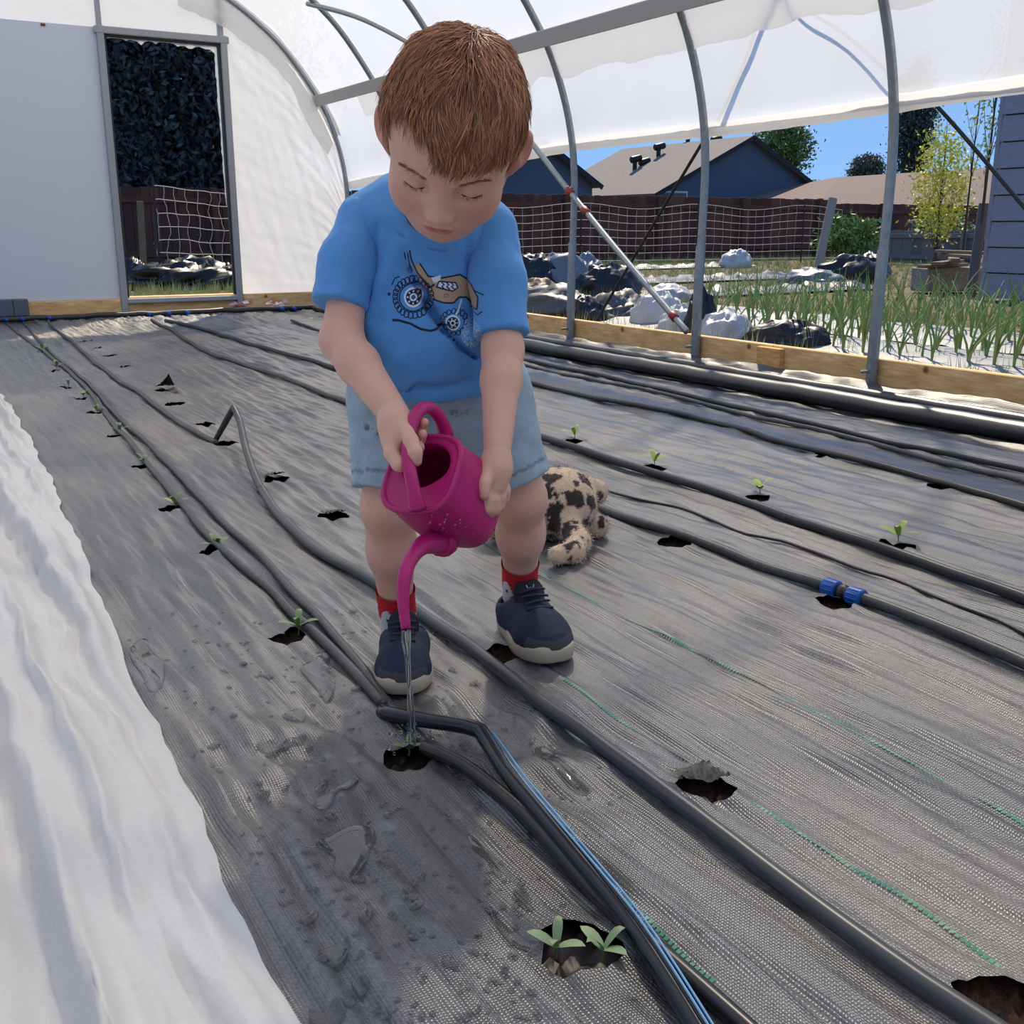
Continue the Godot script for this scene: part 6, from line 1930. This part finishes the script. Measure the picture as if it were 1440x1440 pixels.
# ---------- plush leopard ----------
func leopard() -> void:
	var at := G(812, 775)
	var o := thing("plush_leopard", "spotted plush leopard lying on its side behind the child", "plush toy", at)
	var s := Sdf.new(Vector3(0.98, -0.005, -2.55), Vector3(1.75, 0.30, -1.55), 0.0058)
	var Q := func(px: float, py: float, d: float) -> Vector3: return P(px, py, d)
	# body slumped behind the leg, rump up, one hind leg folded out towards the camera, the tail end behind
	s.ell(P(785, 706, 2.33), Vector3(0.080, 0.074, 0.090), 0.03)
	s.cap(P(720, 722, 2.33), P(785, 710, 2.33), 0.060, 0.066, 0.03)
	s.cap(P(800, 690, 2.34), P(836, 692, 2.38), 0.042, 0.030, 0.02)
	s.cap(P(826, 735, 2.36), P(836, 738, 2.36), 0.036, 0.032, 0.012)
	s.cap(P(800, 738, 2.26), P(814, 762, 2.21), 0.026, 0.024, 0.015)
	s.cap(P(814, 762, 2.21), P(806, 776, 2.17), 0.024, 0.022, 0.012)
	s.cap(P(806, 777, 2.17), P(784, 781, 2.15), 0.023, 0.020, 0.010)
	s.ell(P(700, 728, 2.32), Vector3(0.05, 0.045, 0.05), 0.02)
	s.push(func(p: Vector3) -> float: return 0.0025 * nz.get_noise_3d(p.x * 130, p.y * 130, p.z * 130), 0.02)
	var spots := FastNoiseLite.new()
	spots.noise_type = FastNoiseLite.TYPE_CELLULAR; spots.seed = 4; spots.frequency = 1.0
	spots.cellular_return_type = FastNoiseLite.RETURN_DISTANCE; spots.cellular_jitter = 0.75
	var b := Bag.new()
	s.mesh(b, func(p: Vector3) -> Color:
		var w := 0.005 * Vector3(nz.get_noise_3d(p.x * 24, p.y * 24, p.z * 24), nz.get_noise_3d(p.x * 24 + 9, p.y * 24, p.z * 24), nz.get_noise_3d(p.x * 24, p.y * 24 + 9, p.z * 24))
		var q := (p + w) * 21.0
		var d := spots.get_noise_3d(q.x, q.y, q.z)   # -1 at a spot's middle
		var c := Color(0.55, 0.38, 0.24).lerp(Color(0.68, 0.53, 0.38), 0.5 + 0.5 * nz.get_noise_3d(p.x * 15, p.y * 15, p.z * 15))
		if d < -0.54: c = Color(0.035, 0.022, 0.016)
		if d < -0.74: c = Color(0.24, 0.10, 0.045)
		return c * (1.0 + 0.15 * nz.get_noise_3d(p.x * 300, p.y * 300, p.z * 300)))
	# short pile
	var r := RandomNumberGenerator.new(); r.seed = 8
	var nn := normals(b.v, b.i)
	var cnt := b.v.size()
	for k in cnt:
		for t in 2:
			var p := b.v[k] + Vector3(r.randfn(), r.randfn(), r.randfn()) * 0.002
			var tip := p + nn[k] * r.randf_range(0.001, 0.0032) + Vector3(r.randfn(), r.randfn() - 0.5, r.randfn()) * 0.0022
			var sd := nn[k].cross(Vector3(r.randfn(), r.randfn(), r.randfn())).normalized() * 0.0009
			b.tri(p - sd, tip, p + sd, b.c[k] * r.randf_range(0.8, 1.25))
	var body := obj("plush_body", mesh_of(b, true), mat("plush_fur", Color.WHITE, 0.95, {"vertex_color_use_as_albedo": true, "rim_enabled": true, "rim": 0.4}), o)
	body.position = -at

func _ready() -> void:
	rng.seed = 1
	# camera
	var pitch := atan(400.0 / 1500.0)
	var yaw := atan(920.0 / sqrt(1500.0 * 1500.0 + 400.0 * 400.0))
	fwd = Vector3(sin(yaw) * cos(pitch), -sin(pitch), -cos(yaw) * cos(pitch))
	rgt = Vector3(cos(yaw), 0, sin(yaw))
	upv = rgt.cross(fwd)
	var cam := Camera3D.new()
	cam.name = "camera"
	cam.fov = rad_to_deg(2.0 * atan(720.0 / F))
	cam.near = 0.05; cam.far = 400.0
	cam.transform = Transform3D(Basis(rgt, upv, -fwd), EYE)
	add_child(cam)
	cam.current = true
	# sky, sun, exposure
	var env := Environment.new()
	env.background_mode = Environment.BG_SKY
	var sm := ProceduralSkyMaterial.new()
	sm.sky_top_color = Color(0.44, 0.60, 0.84)
	sm.sky_horizon_color = Color(0.56, 0.74, 0.94)
	sm.sky_curve = 0.12
	sm.ground_bottom_color = Color(0.30, 0.28, 0.22)
	sm.ground_horizon_color = Color(0.58, 0.70, 0.82)
	sm.sun_angle_max = 1.0
	sm.sky_energy_multiplier = 1.05
	env.sky = Sky.new(); env.sky.sky_material = sm
	env.tonemap_mode = Environment.TONE_MAPPER_LINEAR
	env.tonemap_exposure = 1.07
	env.sdfgi_enabled = true; env.ssao_enabled = true; env.ssil_enabled = true
	var we := WorldEnvironment.new(); we.name = "environment"; we.environment = env
	add_child(we)
	var sun := DirectionalLight3D.new()
	sun.name = "sun"
	sun.light_energy = 1.9
	sun.light_color = Color(1.0, 0.94, 0.84)
	sun.light_angular_distance = 2.0
	sun.shadow_enabled = true
	var el := deg_to_rad(48.0)
	var to_sun := Vector3(0.58 * cos(el), sin(el), -0.815 * cos(el)).normalized()
	add_child(sun)
	sun.look_at_from_position(Vector3.ZERO, -to_sun, Vector3.UP)
	var t0 := Time.get_ticks_msec()
	greenhouse()
	floor_cover()
	print("shell ", Time.get_ticks_msec() - t0)
	irrigation()
	frost_cover()
	seedlings()
	water()
	print("floor things ", Time.get_ticks_msec() - t0)
	garden()
	print("garden ", Time.get_ticks_msec() - t0)
	child()
	print("child ", Time.get_ticks_msec() - t0)
	watering_can()
	leopard()
	print("all ", Time.get_ticks_msec() - t0)
